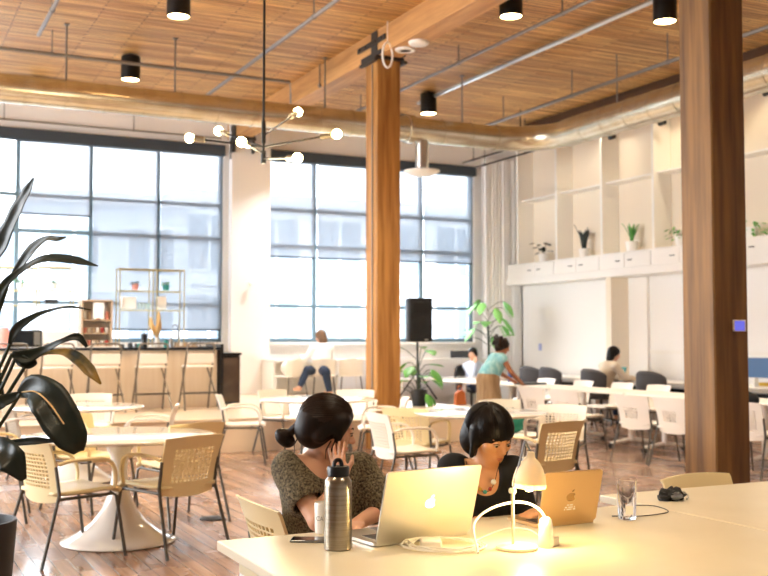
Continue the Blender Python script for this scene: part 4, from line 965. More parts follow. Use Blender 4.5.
big_plant(419, 404, 15.6, .82, .36, 'leaf_green', 'green broad-leaved plant behind the speaker stand', 18, PZ, 4, .15)
big_plant(489, 380, 20.0, 2.25, .42, 'leaf_pale', 'tall pale green plant in the bright corner behind the seated pair', 22, 0, 5, .62)
# ------------------------------------------------ loudspeaker on tripod
p = at(417.5, 400, z=PZ); sx, sy = p.x, p.y; sd_ = (Vector((sx, sy, 0))-Vector((0, 0, 0))).length
ds = (Vector((sx, sy, 1.5))-Vector((0, 0, CH))).dot(_f); zt, zb_ = at(417, 298, d=ds).z, at(417, 342, d=ds).z
stn = thing('speaker_stand', 'black tripod stand on the platform right of the middle column', 'stand', (sx, sy, PZ), -YAW)
link('pole', MB().tube([(0, 0, .1), (0, 0, zb_-PZ-.002)], .019, 12), 'black_plastic', stn); link('collar', MB().tube([(0, 0, .40), (0, 0, .52)], .032, 12), 'black_plastic', stn)
for k in range(3):
    a = 2*PI*k/3+.5; lg = link('leg', MB().tube([(0.02*math.cos(a), .02*math.sin(a), .46), (.36*math.cos(a), .36*math.sin(a), .02)], .013, 8), 'black_plastic', stn)
    link('brace', MB().tube([(0, 0, .12), (.2*math.cos(a), .2*math.sin(a), .23)], .009, 6), 'black_plastic', stn); link('rubber_foot', MB().sphere((.36*math.cos(a), .36*math.sin(a), .02), .02, 8, 6), 'black_plastic', lg)
spk = thing('loudspeaker', 'black loudspeaker standing on the tripod right of the middle column', 'speaker', (sx, sy, zb_), -YAW+.35)
H_ = zt-zb_; P_ = [(-.22, -.12), (-.20, -.17), (.20, -.17), (.22, -.12), (.15, .16), (.11, .19), (-.11, .19), (-.15, .16)]
link('cabinet', MB().prism(P_, 0, H_), 'speaker_black', spk, bev=.02, seg=3)
link('woofer_grille', MB().lathe([(0, -.182), (.15, -.180), (.165, -.17)], 28, (0, 0, H_*.36), 'Y'), 'grille', spk); link('horn', MB().box((-.15, -.182, H_*.66), (.15, -.168, H_*.9)), 'grille', spk, bev=.02)
link('badge', MB().box((.06, -.186, .03), (.12, -.171, .045)), 'alu', spk)
# ------------------------------------------------ étagères and things behind the bar
SY = 17.62; CT = PZ+.8805
def etagere(x0, x1, zt, zs, label, post=.018, mids=()):
    r = thing('shelf_rack', label, 'shelf', ((x0+x1)/2, SY, CT)); hw = (x1-x0)/2; zt -= CT
    for x in [-hw, hw]+[m-(x0+x1)/2 for m in mids]:
        for y in (-.14, .14): link('post', MB().tube([(x, y, 0), (x, y, zt)], post*.6, 8), 'brass', r)
    for y in (-.14, .14): link('rail', MB().tube([(-hw-.02, y, zt), (hw+.02, y, zt)], post*.6, 8), 'brass', r)
    for x in (-hw, hw): link('rail', MB().tube([(x, -.16, zt), (x, .16, zt)], post*.6, 8), 'brass', r)
    for z in zs:
        link('glass_shelf', MB().box((-hw, -.15, z-CT), (hw, .15, z-CT+.012)), 'shelf_glass', r)
        for y in (-.14, .14): link('rail', MB().tube([(-hw, y, z-CT-.012), (hw, y, z-CT-.012)], .007, 6), 'brass', r)
X_ = lambda px: at(px, 300, Y=SY).x
Z_ = lambda px, py: at(px, py, Y=SY).z
zt = Z_(150, 270); zA, zB = Z_(150, 291), Z_(150, 310)
etagere(X_(118), X_(182), zt, (zB, zA), 'slim brass shelf rack with glass shelves, behind the bar before the grey screen', mids=(X_(151), X_(155)))
etagere(X_(-20), X_(35), Z_(20, 268), (Z_(10, 305), Z_(10, 290)), 'thin brass shelf rack with glass shelves at the left edge'); etagere(X_(38), X_(72), Z_(60, 268), (Z_(50, 305), Z_(50, 290)), 'thin brass shelf rack with a dark box, left of the wooden cabinet')
def item(name, mb, m, label, cat, loc, group=None, **k): return tag(link(name, mb, m, loc=loc, **k), label, cat, group)
def sp_(px, z, dy=0): return (X_(px), SY+dy, z+.0125)
def jar(r, h): return MB().lathe([(0, 0), (r, 0), (r, h*.75), (r*.7, h*.9), (r*.7, h), (0, h)], 14)
def cup(r, h): return MB().lathe([(0, 0), (r*.75, 0), (r, h), (r*.9, h), (r*.68, .01), (0, .01)], 14)
def mini_plant(px, z, m, pm, label, s=.09):
    r = thing('potted_plant', label, 'plant', sp_(px, z)); link('pot', MB().lathe([(0, 0), (.05, 0), (.06, .1), (0, .1)], 14), pm, r)
    foliage('bush', r, .08, s, m)
mini_plant(135, zA, 'leaf_dark', 'pink', 'tiny dark plant in a pink pot on the top glass shelf'); mini_plant(166, zA, 'leaf_green', 'teal', 'tiny plant in a teal pot on the top glass shelf')
mini_plant(20, Z_(10, 290), 'leaf_pale', 'pot_white', 'pale green plant on the leftmost rack, top glass shelf', .12); mini_plant(54, Z_(50, 290), 'leaf_pale', 'pot_white', 'pale plant on the rack left of the wooden cabinet', .1)
item('storage_box', MB().box((-.12, -.1, 0), (.12, .1, .2)), 'pot_white', 'white box on the lower glass shelf of the rack, left end', 'box', sp_(128, zB), bev=.01)
for k, q in enumerate((139, 142.5, 146, 149)): item('glass_tumbler', cup(.028, .1), 'shelf_glass', 'small glass tumbler on the lower glass shelf beside the white box', 'glass', sp_(q, zB), 'glass tumblers on the lower glass shelf')
item('storage_box', MB().box((-.07, -.09, 0), (.07, .09, .22)), 'pot_white', 'white upright carton on the lower glass shelf, right end', 'box', sp_(161, zB), bev=.008)
item('speaker_box', MB().box((-.1, -.09, 0), (.1, .09, .08)), 'grey_dark', 'small dark box on the lower shelf of the rack left of the wooden cabinet', 'box', sp_(51, Z_(50, 305)-.0125+.0125), bev=.01)
# wooden cabinet with shelves
x0, x1 = X_(80), X_(111); ct = thing('cabinet', 'pale wooden open cabinet with cups and jars on the back counter', 'cabinet', ((x0+x1)/2, SY, CT)); hw = (x1-x0)/2; hh = Z_(95, 300)-CT
link('side_panel', MB().box((-hw, -.16, 0), (-hw+.03, .16, hh)), 'wood_pale', ct); link('side_panel', MB().box((hw-.03, -.16, 0), (hw, .16, hh)), 'wood_pale', ct)
link('top_panel', MB().box((-hw+.03, -.16, hh-.03), (hw-.03, .16, hh)), 'wood_pale', ct); link('back_panel', MB().box((-hw+.03, .14, 0), (hw-.03, .16, hh-.03)), 'coat_pale', ct)
sz = [0.0, hh*.27, hh*.55]
for z in sz: link('shelf', MB().box((-hw+.03, -.15, z), (hw-.03, .139, z+.02)), 'wood_pale', ct)
cx = (x0+x1)/2
item('paper_sheet', MB().box((-.09, 0, 0), (.09, .003, .26)), 'paper', 'white paper sheet taped to the front of the wooden cabinet', 'paper', (cx+.02, SY-.165, CT+hh*.60))
mm = ['mug_white', 'pink', 'mug_white', 'wood_pale', 'mug_white', 'red']; nmz = ['bottom', 'middle', 'top']
for zi, z in enumerate(sz):
    for k in range(6):
        item('cup' if zi < 2 else 'jar', cup(.03, .085) if zi < 2 else jar(.03, .14), mm[(k+zi) % 6], ('cup standing on the bottom shelf of the wooden cabinet', 'cup standing on the middle shelf of the wooden cabinet', 'jar standing on the top shelf of the wooden cabinet')[zi], 'cup' if zi < 2 else 'jar', (x0+.075+k*(x1-x0-.15)/5, SY-.05, CT+z+.0205), ('cups on the bottom cabinet shelf', 'cups on the middle cabinet shelf', 'jars on the top cabinet shelf')[zi])
def bar_item(px, dy=-.1): p = at(px, 346, Y=17.45+dy); return (p.x, p.y, CT)
r = thing('microwave', 'black microwave oven on the white back counter behind the plant', 'microwave', bar_item(26)); link('case', MB().box((-.24, -.0, .0), (.24, .2, .27)), 'black_plastic', r, bev=.01); link('door_glass', MB().box((-.22, -.008, .03), (.1, -.001, .24)), 'phone_glass', r); link('control_strip', MB().box((.12, -.006, .03), (.22, -.001, .24)), 'steel', r)
item('coffee_jar', jar(.09, .3), 'pink', 'brown jar with black lid at the far left of the back counter', 'jar', bar_item(4)); 
item('storage_box', MB().box((-.27, 0, 0), (.27, .14, .26)), 'pot_white', 'wide white box on the back counter left of the wooden cabinet', 'box', bar_item(60), bev=.01)
# on the bar counter top
BT = PZ+.8805
def bt_item(px, y=15.3): p = at(px, 347, Y=y); return (p.x, p.y, BT)
v = thing('vase', 'slim white vase holding pampas grass on the bar counter', 'vase', bt_item(157)); link('body', MB().lathe([(0, 0), (.04, 0), (.05, .06), (.028, .13), (.032, .15), (.02, .148), (.02, .1), (0, .03)], 18), 'mug_white', v)
ps = thing('pampas_grass', 'tan pampas grass plumes standing in the white vase', 'dried plant', (v.location.x, v.location.y, BT+.03))
for k, (dx, dz, w) in enumerate(((-.10, .38, .035), (.02, .46, .03), (.0, .30, .034), (-.05, .28, .025), (.05, .34, .026))):
    link('stem', MB().tube([(0, 0, 0), (dx*.3, 0, dz*.5), (dx, 0, dz*.8)], .004, 5), 'pampas', ps); link('plume', MB().tube([(dx*.6, .01*k-.02, dz*.5), (dx*.85, .01*k-.02, dz*.75), (dx, .01*k-.02, dz*.95), (dx*1.05, .01*k-.02, dz*1.12)], [.01, w, w*.8, .004], 8), 'pampas', ps)
tr = thing('cup_tray', 'wooden tray lined with cups at the right end of the bar', 'tray', bt_item(185)); link('tray_board', MB().box((-.17, -.1, 0), (.17, .1, .02)), 'wood_pale', tr, bev=.005)
for k in range(5):
    for j in range(2): item('espresso_cup', cup(.03, .055), 'mug_white' if k % 2 else 'wood_pale', 'small cup on the wooden tray at the bar end', 'cup', (tr.location.x-.13+.065*k, 15.26+.09*j-.02, BT+.0205), 'small cups on the wooden tray')
g = thing('coffee_grinder', 'small dark coffee grinder on the bar left of the vase', 'grinder', bt_item(144)); link('base', MB().lathe([(0, 0), (.05, 0), (.05, .05), (.035, .08), (.045, .14), (.05, .2), (0, .2)], 18), 'black_plastic', g); link('knob', MB().lathe([(0, .2), (.018, .2), (.012, .23), (0, .235)], 12), 'steel', g)
f = thing('faucet', 'thin curved metal tap at the back counter right of the vase', 'tap', bar_item(178, .12)); link('spout', MB().tube(bez([(0, 0, 0), (0, 0, .28), (-.02, 0, .36), (-.08, 0, .36), (-.1, 0, .28)], 14), .012, 8), 'steel', f); link('lever', MB().tube([(0.012, 0, .05), (.07, 0, .08)], .007, 6), 'steel', f)
for k, (px, m, h) in enumerate(((166, 'teal', .11), (171, 'steel', .14), (130, 'grey_dark', .07), (135, 'steel', .06), (139, 'teal', .06), (122, 'grey_dark', .05))):
    item('canister', jar(.035, h), m, ['teal canister right of the pampas vase', 'steel canister right of the pampas vase, beside the teal one', 'dark low canister left of the coffee grinder', 'steel low canister left of the coffee grinder', 'teal low canister next to the coffee grinder', 'dark low canister leftmost in the row by the grinder'][k], 'canister', bt_item(px))
cr = thing('dish_rack', 'black wire rack at the far right end of the bar', 'rack', bt_item(207)); 
link('frame', MB().tube([(-.13, -.08, .01), (-.13, -.08, .12), (.13, -.08, .12), (.13, -.08, .01)], .008, 6).tube([(-.13, .08, .01), (-.13, .08, .12), (.13, .08, .12), (.13, .08, .01)], .008, 6), 'black_plastic', cr); link('tray', MB().box((-.14, -.09, 0), (.14, .09, .012)), 'black_plastic', cr)
# ------------------------------------------------ clutter around the right-hand tables
tp0 = at(430, 352, Y=17.75)
item('coat', MB().sphere((0, 0, .15), 1, 16, 10, (.19, .13, .15)), 'coat_pale', 'pale coat bundled on the left window counter chair', 'coat', at(291, 371, Y=17.05)+Vector((0, 0, -.1)), sharp=80)
bg = thing('handbag', 'orange-brown bag on the floor beside the seated ponytailed person', 'bag', fl(461, 418) if False else at(460, 402, d=16.2)); bg.location.z = 0.0
zb2 = at(460, 405, d=16.2).z
item('side_stool', MB().lathe([(0, zb2-.03), (.17, zb2-.03), (.17, zb2), (0, zb2)], 20).tube([(0, 0, .02), (0, 0, zb2-.03)], .02, 8).lathe([(0, 0), (.14, 0), (.14, .02), (0, .02)], 20), 'white_paint', 'small white stool under the orange-brown bag', 'stool', (bg.location.x, bg.location.y, 0)); bg.location.z = zb2
link('body', MB().prism([(-.13, 0), (.13, 0), (.10, .26), (.03, .31), (-.04, .3), (-.11, .24)], -.06, .06, R=Matrix.Rotation(PI/2, 3, 'X')).xform(Matrix.Scale(.75, 3)), 'orange_bag', bg, bev=.015)
link('handle', MB().tube(bez([(-.07, 0, .25), (-.04, 0, .38), (.03, 0, .38), (.06, 0, .25)], 12), .009, 6).xform(Matrix.Scale(.75, 3)), 'orange_bag', bg)
btl = at(510, 382, z=.74); wb = thing('water_bottle', 'blue drink bottle beside the hand of the person in the teal top', 'bottle', (btl.x, btl.y, .7405)); link('body', MB().lathe([(0, 0), (.035, 0), (.038, .01), (.038, .17), (.02, .19), (0, .19)], 18), 'blue_bottle', wb); link('cap', MB().lathe([(.03, .185), (.03, .225), (0, .225)], 14), 'grille', wb)
# blue divider and bits right of the thick column
dv = at(757, 366, X=11.2); dvv = thing('desk_divider', 'blue fabric desk divider right of the thick column', 'divider', (11.6, at(740, 366, X=11.6).y-1.2, .7405))
link('panel', MB().box((-.02, -1.5, .13), (.02, 1.2, .42)), 'blue_panel', dvv, bev=.004)
for y in (-1.2, 0, .9): link('foot', MB().box((-.04, y-.02, 0), (.04, y+.02, .1299)), 'white_paint', dvv)
item('yellow_notebook', MB().box((-.08, -.11, 0), (.08, .11, .05)), 'yellow', 'yellow book on the table row at the right picture edge', 'book', (at(766, 386, z=.74).x+.02, at(766, 386, z=.74).y, .7405), bev=.004)
bb = perf.location; az = perf.rotation_euler.z
bgz = thing('backpack', 'black bag hung over the white chair right of the thick column', 'bag', (bb.x, bb.y, .60), az); link('body', MB().sphere((.0, -.20, .2), 1, 16, 10, (.17, .07, .09)), 'black_cloth', bgz); link('strap', MB().tube(bez([(-.14, -.22, .2), (-.17, -.3, .1), (-.15, -.31, .0), (-.12, -.3, -.03)], 10), .014, 6), 'black_cloth', bgz)
# green bag on the chair behind table four
gb = [c for c in bpy.data.objects if c.get('label', '').endswith('holding a green bag')][0].location
item('cloth_bag', MB().sphere((0, 0, .1), 1, 14, 10, (.17, .12, .11)), 'green_cloth', 'green cloth bag on a white chair behind the fringed person', 'bag', (gb.x, gb.y, .455), sharp=80)
# laptops on far tables
def far_laptop(x, y, rz, label, m='alu', z=.7405):
    r = thing('laptop', label, 'laptop', (x, y, z), rz, 'laptops on the far tables'); link('base', MB().box((-.16, -.22, 0), (.16, 0, .015)), m, r); link('lid', MB().box((-.16, -.004, 0), (.16, .004, .21), Matrix.Rotation(-.3, 3, 'X'), (0, 0, .0)).xform(None, (0, .004, .014)), m, r)
p = at(622, 378, z=.74); far_laptop(11.55, at(622, 378, X=11.6).y, -PI/2-.3, 'teal laptop before the person at the right wall desk', 'teal')  # base and lid share one flat teal colour
p = at(484, 378, z=.74)
item('papers', MB().box((-.2, -.15, 0), (.2, .15, .03)), 'grey_dark', 'dark folder stack on the table row right of the blue bottle', 'folder', (9.0, at(530, 381, X=9.0).y, .7405))
item('monitor_screen', MB().box((-.26, -.02, 0), (.26, .02, .14)), 'grey_dark', 'dark cushion-like screen edge on the window counter left of the ponytailed person', 'screen', (at(462, 362, Y=17.9).x, 17.9, PZ+.6405), bev=.01)
# ------------------------------------------------ people
mat('skin_light', 'd9a88a', .5, sub=.08); mat('skin_warm', 'd29a6e', .5, sub=.08); mat('skin_brown', '9a6242', .5, sub=.05); mat('lip', 'b5655a', .4); mat('lip_soft', 'c07a62', .45)
mat('hair_brown', '22140b', .45, noise=(60, '140b06', (1, 1, .15)), spec=.22); mat('hair_brown_light', '2b190e', .42, spec=.25); mat('hair_black', '090606', .42, noise=(60, '120c09', (1, 1, .15)), spec=.22); mat('hair_black_light', '150d09', .4, spec=.25); mat('hair_blond', '6b5038', .6)
mat('eye_white', 'b3a79c', .3); mat('iris', '1c120c', .15)
mat('knit_grey', '322e27', .95, noise=(120, '8f8468', (1, 1, 1)), bump=(120, 1.0)); mat('top_black', '0b0b0c', .9); mat('shirt_white', 'f3f2ef', .9); mat('shirt_blue', 'c3cfe3', .9); mat('top_teal', '6fb2bd', .9, noise=(22, 'a9d3d6', (1, 1, .2)))
mat('jeans', '27344a', .9); mat('skirt_tan', 'a88c6b', .9, noise=(20, '84694c', (1, 1, .1))); mat('sweater_beige', 'd8cbb8', .95); mat('shoe', 'a5755a', .5); mat('bead_teal', '3c8f8a', .3); mat('bead_red', 'a03a2a', .3); mat('bead_white', 'e2ddd0', .3); mat('bead_yellow', 'd3a541', .3); mat('chain', '2d2a28', .4, .6)
R3, D3, U3 = _r.copy(), Vector((math.sin(YAW), math.cos(YAW), 0)), Vector((0, 0, 1))
def frame(fwd, roll=0):
    f = Vector(fwd).normalized(); r = f.cross(U3).normalized(); u = r.cross(f)
    if roll: q = Matrix.Rotation(roll, 3, f); r = q @ r; u = q @ u
    return Matrix((r, f, u)).transposed()          # columns: right, forward, up
def rows(Rm): return [[Rm[i][j] for j in range(3)] for i in range(3)]
def add_head(s, c, Rm, k=1.0, detail=True):
    c = Vector(c); Q = rows(Rm); P = lambda x, y, z: c+Rm @ (Vector((x, y, z))*k)
    s.ell(c+Rm @ Vector((0, -.012, .028))*k, (.073*k, .093*k, .084*k), Q, .01)
    s.ell(P(0, .030, -.028), (.058*k, .058*k, .078*k), Q, .03)
    s.ell(P(0, .050, -.088), (.030*k, .026*k, .022*k), Q, .03)
    if detail:
        s.cap(P(0, .084, .004), P(0, .104, -.026), .0085*k, .0125*k, .012)
        s.ell(P(.0125, .094, -.031), (.008*k,)*3, Q, .006); s.ell(P(-.0125, .094, -.031), (.008*k,)*3, Q, .006)
        for q in (-1, 1):
            s.ell(P(q*.031, .096, .004), (.016*k, .014*k, .010*k), Q, .012, 'sub')
            s.cap(P(q*.016, .086, .020), P(q*.046, .076, .022), .007*k, .005*k, .012)
            s.ell(P(q*.046, .060, -.020), (.020*k, .018*k, .018*k), Q, .02)
            s.ell(P(q*.031, .0795, .002), (.0125*k,)*3, Q, .003)
            s.ell(P(q*.075, -.008, -.008), (.009*k, .018*k, .029*k), Q, .006)
        s.cap(P(-.018, .083, -.0575), P(.018, .083, -.0575), .0065*k, .0065*k, .008); s.cap(P(-.014, .081, -.067), P(.014, .081, -.067), .0075*k, .0075*k, .008)
        s.cap(P(-.022, .093, -.0625), P(.022, .093, -.0625), .0022*k, .0022*k, .004, 'sub')
def add_hand(s, w, d, up, side=1, k=1.0, curl=.5, spread=.1):
    """w wrist, d direction of the fingers, up = back of the hand, side: where the thumb is (+1 = d x up)"""
    w = Vector(w); d = Vector(d).normalized(); up = Vector(up); up = (up-d*up.dot(d)).normalized(); x = d.cross(up)*side
    Q = rows(Matrix((x, d, up)).transposed()); s.ell(w+d*.045*k, (.038*k, .050*k, .015*k), Q, .012)
    s.ell(w+d*.028*k+x*.022*k-up*.006*k, (.016*k, .028*k, .014*k), Q, .01)
    for i, (o, L) in enumerate(((.027, .066), (.009, .074), (-.009, .069), (-.026, .054))):
        p = w+d*.078*k+x*o*k; a = spread*(o/.027); dd = (d+x*a).normalized(); r = .0084*k; ang = .12
        for j, fr in enumerate((.45, .32, .23)):
            ang += curl*(.5 if j else .25); v = (dd*math.cos(ang)-up*math.sin(ang)).normalized(); e = p+v*L*fr*k; s.cap(p, e, r, r*.9, .004); p = e; r *= .92
    p = w+d*.03*k+x*.034*k; v = (d*.75+x*.62-up*.25).normalized(); e = p+v*.034*k; s.cap(w+d*.015*k+x*.02*k, p, .013*k, .011*k, .01); s.cap(p, e, .011*k, .0095*k, .006); v2 = (d*.95+x*.15-up*.35).normalized(); s.cap(e, e+v2*.028*k, .0095*k, .0078*k, .005)
def place(mbv, name, m, parent, off): mbv.v = [(v[0]-off[0], v[1]-off[1], v[2]-off[2]) for v in mbv.v]; return link(name, mbv, m, parent, sharp=180)
def smooth_link(s, name, m, parent, off, it=2):
    o = place(s.mesh(), name, m, parent, off)
    if it: q = o.modifiers.new('smooth', 'SMOOTH'); q.iterations = it; q.factor = .5
    return o
def eyes(root, c, Rm, off, k=1.0, shut=False):
    P = lambda x, y, z: Vector(c)+Rm @ (Vector((x, y, z))*k)-off
    for q in (-1, 1):
        e = link('eye', MB().sphere(P(q*.031, .0835, .001), .0098*k, 12, 8), 'eye_white', root)
        link('iris', MB().sphere(P(q*.031, .0895, -.0025), .0060*k, 10, 6), 'iris', e)
        link('eyebrow', MB().tube([P(q*.013, .0925, .019), P(q*.028, .0895, .0245), P(q*.046, .078, .020)], [.0022*k, .0032*k, .0015*k], 6), 'hair_black', root)
        link('eyelid', MB().tube([P(q*.019, .0905, .003), P(q*.031, .094, .0075), P(q*.044, .083, .003)], .0018*k, 6), 'hair_black', root)
    link('lips', MB().tube([P(-.021, .083, -.0625), P(-.008, .0905, -.0600), P(0, .0905, -.0612), P(.008, .0905, -.0600), P(.021, .083, -.0625)], [.001, .0042*k, .0042*k, .0042*k, .001], 8).tube([P(-.018, .082, -.065), P(0, .0885, -.0672), P(.018, .082, -.065)], [.001, .0055*k, .001], 8), 'lip_soft', root)
def strands(parent, P, off, cen, rad, A, B, n, m, r=.0014, seed=1, lift=1.012):
    '''combed locks lying on the hair: from directions A to directions B over the ellipsoid'''
    rs = random.Random(seed); mb = MB()
    for i in range(n):
        u = (i+rs.uniform(-.3, .3))/(n-1)
        def pick(L):
            q = max(0, min(.9999, u))*(len(L)-1); j = int(q); return Vector(L[j]).lerp(Vector(L[j+1]), q-j).normalized()
        a, b = pick(A), pick(B); pts = []
        for k in range(11):
            t = k/10; d = a.slerp(b, t) if a.dot(b) > -.98 else a; w = lift+.006*math.sin(k*1.3+i)
            pts.append(P(cen[0]+d.x*rad[0]*w, cen[1]+d.y*rad[1]*w, cen[2]+d.z*rad[2]*w)-off)
        mb.tube(pts, [r*.3]+[r*rs.uniform(.7, 1.2)]*9+[r*.3], 5)
    return link('hair_locks', mb, m, parent)
# ================= person with the bun, grey knitted top
TD = 4.0
hc = at(329, 428, d=3.99); Rh = frame(R3*.93+D3*.10-U3*.26, .0)
nb = at(318, 463, d=4.02); sA = at(289, 468, d=3.95); sB = at(361, 469, d=4.08); pel = at(325, 566, d=4.08); wst = at(323, 520, d=4.06)
elA = at(318, 521, d=3.80); wrA = at(341, 479, d=3.87); elB = at(378, 512, d=4.02); wrB = at(358, 523, d=3.80)
root_xy = Vector((pel.x, pel.y, 0))
w1 = thing('person', 'person with hair in a low bun and grey knitted top, cheek resting on hand', 'person', root_xy)
h = .0046
s = SDF((pel.x-.42, pel.y-.75, .02), (pel.x+.5, pel.y+.30, 1.27), h)
s.ell(pel, (.165, .13, .12), k=.04); s.cap(pel, wst, .13, .115, .05); s.cap(wst, nb-U3*.09, .115, .12, .05)
s.cap(sA, sB, .052, .052, .04); s.cap(nb-U3*.05, nb, .07, .05, .04); s.cap(nb-U3*.02, hc-U3*.03-R3*.02, .047, .046, .02)
s.chain([sA, elA], [.050, .036], .03); s.cap(elA, elA.lerp(wrA, .4), .037, .036, .012); s.cap(elA.lerp(wrA, .4), wrA, .036, .024, .012)
s.chain([sB, elB], [.048, .036], .03); s.chain([elB, wrB], [.036, .024], .012)
# thighs and shins under the table
for q in (-1, 1):
    hp = pel+R3*.09*q-U3*.02; kn = Vector((hp.x, hp.y, .50))-D3*.40+R3*.03*q; an = Vector((kn.x, kn.y, .09))+D3*.06; s.chain([hp, kn, an], [.085, .058, .040], .03); s.cap(an, an-D3*.14-U3*.04, .036, .03, .02)
add_head(s, hc, Rh, .98)
dA = (hc+R3*.020-U3*.012-D3*.080-wrA); add_hand(s, wrA, dA, -D3*.9-R3*.35, side=1, k=.92, curl=.18, spread=.16)
add_hand(s, wrB, (at(350, 532, d=3.66)-wrB), U3, side=1, k=.9, curl=.4)
smooth_link(s, 'body', 'skin_light', w1, root_xy, 1)
eyes(w1, hc, Rh, root_xy, .98)
# knitted top: wide neckline, loose short sleeves
s = SDF((pel.x-.42, pel.y-.45, .40), (pel.x+.5, pel.y+.32, 1.12), .0055)
s.cap(pel-U3*.02, wst, .165, .14, .06); s.cap(wst, nb-U3*.10, .14, .15, .06); s.cap(sA+R3*.02-U3*.01, sB-R3*.02-U3*.01, .068, .068, .05)
s.cap(sA, sA.lerp(elA, .52), .068, .076, .03); s.cap(sB, sB.lerp(elB, .80), .066, .078, .03)
s.ell(sB.lerp(elB, .6)+R3*.005-U3*.01, (.07, .07, .09), k=.04)
s.cap(nb-U3*.035-D3*.035, nb+U3*.10-D3*.01, .098, .12, .015, 'sub'); 
s.plane(sA.lerp(elA, .58), elA-sA) if False else None
s.cap(elA+(elA-sA).normalized()*.0, sA.lerp(elA, .60), .062, .056, .012, 'sub')
smooth_link(s, 'knitted_top', 'knit_grey', w1, root_xy, 1)
# hair
s = SDF(hc-Vector((.26, .26, .20)), hc+Vector((.22, .22, .20)), .0042); Q = rows(Rh); P = lambda x, y, z: hc+Rh @ Vector((x, y, z))
s.ell(P(0, -.020, .034), (.088, .108, .096), Q); s.ell(P(0, -.055, -.02), (.080, .075, .075), Q, .03); s.cap(P(.066, .02, .03), P(.074, -.03, -.035), .026, .022, .02); s.cap(P(-.066, .02, .03), P(-.074, -.03, -.035), .026, .022, .02)
s.cap(P(.060, .045, .045), P(.070, .040, -.035), .022, .010, .02)
s.ell(P(0, .105, -.03), (.066, .062, .098), Q, .012, 'sub')
smooth_link(s, 'hair', 'hair_brown', w1, root_xy, 1)
strands(w1, P, root_xy, (0, -.020, .034), (.088, .108, .096), [(.6, .6, -.5), (.75, .65, .1), (.55, .75, .45), (.1, .85, .6), (-.5, .75, .45), (-.8, .6, -.1)], [(.25, -.9, -.5), (.2, -.95, -.3), (.1, -.95, -.2), (0, -.95, -.15), (-.15, -.95, -.2), (-.2, -.9, -.4)], 90, 'hair_brown_light')
bun = at(284, 437, d=4.0); s = SDF(bun-Vector((.12, .12, .1)), bun+Vector((.12, .12, .1)), .004)
s.ell(bun, (.033, .033, .031)); s.ell(bun+R3*.014-U3*.016, (.03, .03, .026), k=.008); s.ell(bun-R3*.01+U3*.012, (.026, .028, .022), k=.006); s.cap(bun, P(0, -.105, -.01), .012, .022, .01); 
smooth_link(s, 'hair_bun', 'hair_brown', w1, root_xy, 1)
for k, (a, b, c) in enumerate((((.072, .03, -.03), (.082, .025, -.07), (.078, .03, -.10)), ((.074, .015, -.04), (.086, .005, -.075), (.080, .012, -.11)), ((-.04, -.10, -.06), (-.05, -.11, -.10), (-.03, -.10, -.13)))):
    link('hair_strand', MB().tube([P(*a)-root_xy, P(*b)-root_xy, P(*c)-root_xy], [.003, .0025, .001], 5), 'hair_brown', w1)
wb_ = wrA.lerp(elA, .12); ax_ = (wrA-elA).normalized(); q_ = ax_.to_track_quat('Z', 'Y').to_matrix()
link('wristband', MB().lathe([(.0285, -.012), (.031, -.010), (.031, .010), (.0285, .012)], 24, wb_-root_xy, R=q_), 'black_cloth', w1)
# ================= person with the fringe, black top, necklace
hc = at(490, 436, d=4.13); Rh = frame(-D3*.80+R3*.50-U3*.36, 0)
nb = at(483, 470, d=4.19); sA = at(453, 469, d=4.23); sB = at(513, 472, d=4.12); pel = at(484, 566, d=4.34); wst = at(484, 520, d=4.28)
elA = at(449, 522, d=4.20); wrA = at(492, 524, d=3.95); elB = at(527, 519, d=4.14); wrB = at(538, 513, d=3.96)
root_xy = Vector((pel.x, pel.y, 0))
w2 = thing('person', 'person with dark fringed bob, black top and beaded necklace, looking down at the small laptop', 'person', root_xy)
s = SDF((pel.x-.42, pel.y-.75, .02), (pel.x+.45, pel.y+.28, 1.25), h)
s.ell(pel, (.165, .13, .12), k=.04); s.cap(pel, wst, .13, .11, .05); s.cap(wst, nb-U3*.10, .11, .115, .05)
s.cap(sA, sB, .045, .045, .04); s.cap(nb-U3*.05, nb, .062, .046, .04); s.cap(nb-U3*.02, hc-U3*.03+D3*.02, .046, .046, .02)
s.chain([sA, elA], [.046, .036], .03); s.chain([elA, wrA], [.035, .023], .012); s.chain([sB, elB], [.046, .036], .03); s.chain([elB, wrB], [.035, .023], .012)
for q in (-1, 1):
    hp = pel+R3*.09*q-U3*.02; kn = Vector((hp.x, hp.y, .50))-D3*.42+R3*.03*q; an = Vector((kn.x, kn.y, .09))+D3*.06; s.chain([hp, kn, an], [.085, .058, .040], .03); s.cap(an, an-D3*.14-U3*.04, .036, .03, .02)
add_head(s, hc, Rh, .96)
add_hand(s, wrA, at(522, 525, d=3.84)-wrA, U3, side=-1, k=.88, curl=.45); add_hand(s, wrB, at(516, 521, d=3.86)-wrB, U3, side=1, k=.88, curl=.45)
smooth_link(s, 'body', 'skin_warm', w2, root_xy, 1)
eyes(w2, hc, Rh, root_xy, .96)
s = SDF((pel.x-.42, pel.y-.40, .40), (pel.x+.45, pel.y+.30, 1.12), .0055)
s.cap(pel-U3*.02, wst, .16, .128, .06); s.cap(wst, nb-U3*.10, .128, .132, .06); s.cap(sA, sB, .058, .058, .04)
s.chain([sA, elA], [.060, .050], .03); s.cap(elA, elA.lerp(wrA, .55), .048, .040, .012); s.chain([sB, elB], [.060, .050], .03); s.cap(elB, elB.lerp(wrB, .35), .047, .042, .012)
s.cap(nb-U3*.012-D3*.04, nb+U3*.09+D3*.0, .068, .085, .012, 'sub'); s.cap(nb-U3*.035-D3*.10, nb-D3*.12, .055, .06, .012, 'sub')
smooth_link(s, 'black_top', 'top_black', w2, root_xy, 1)
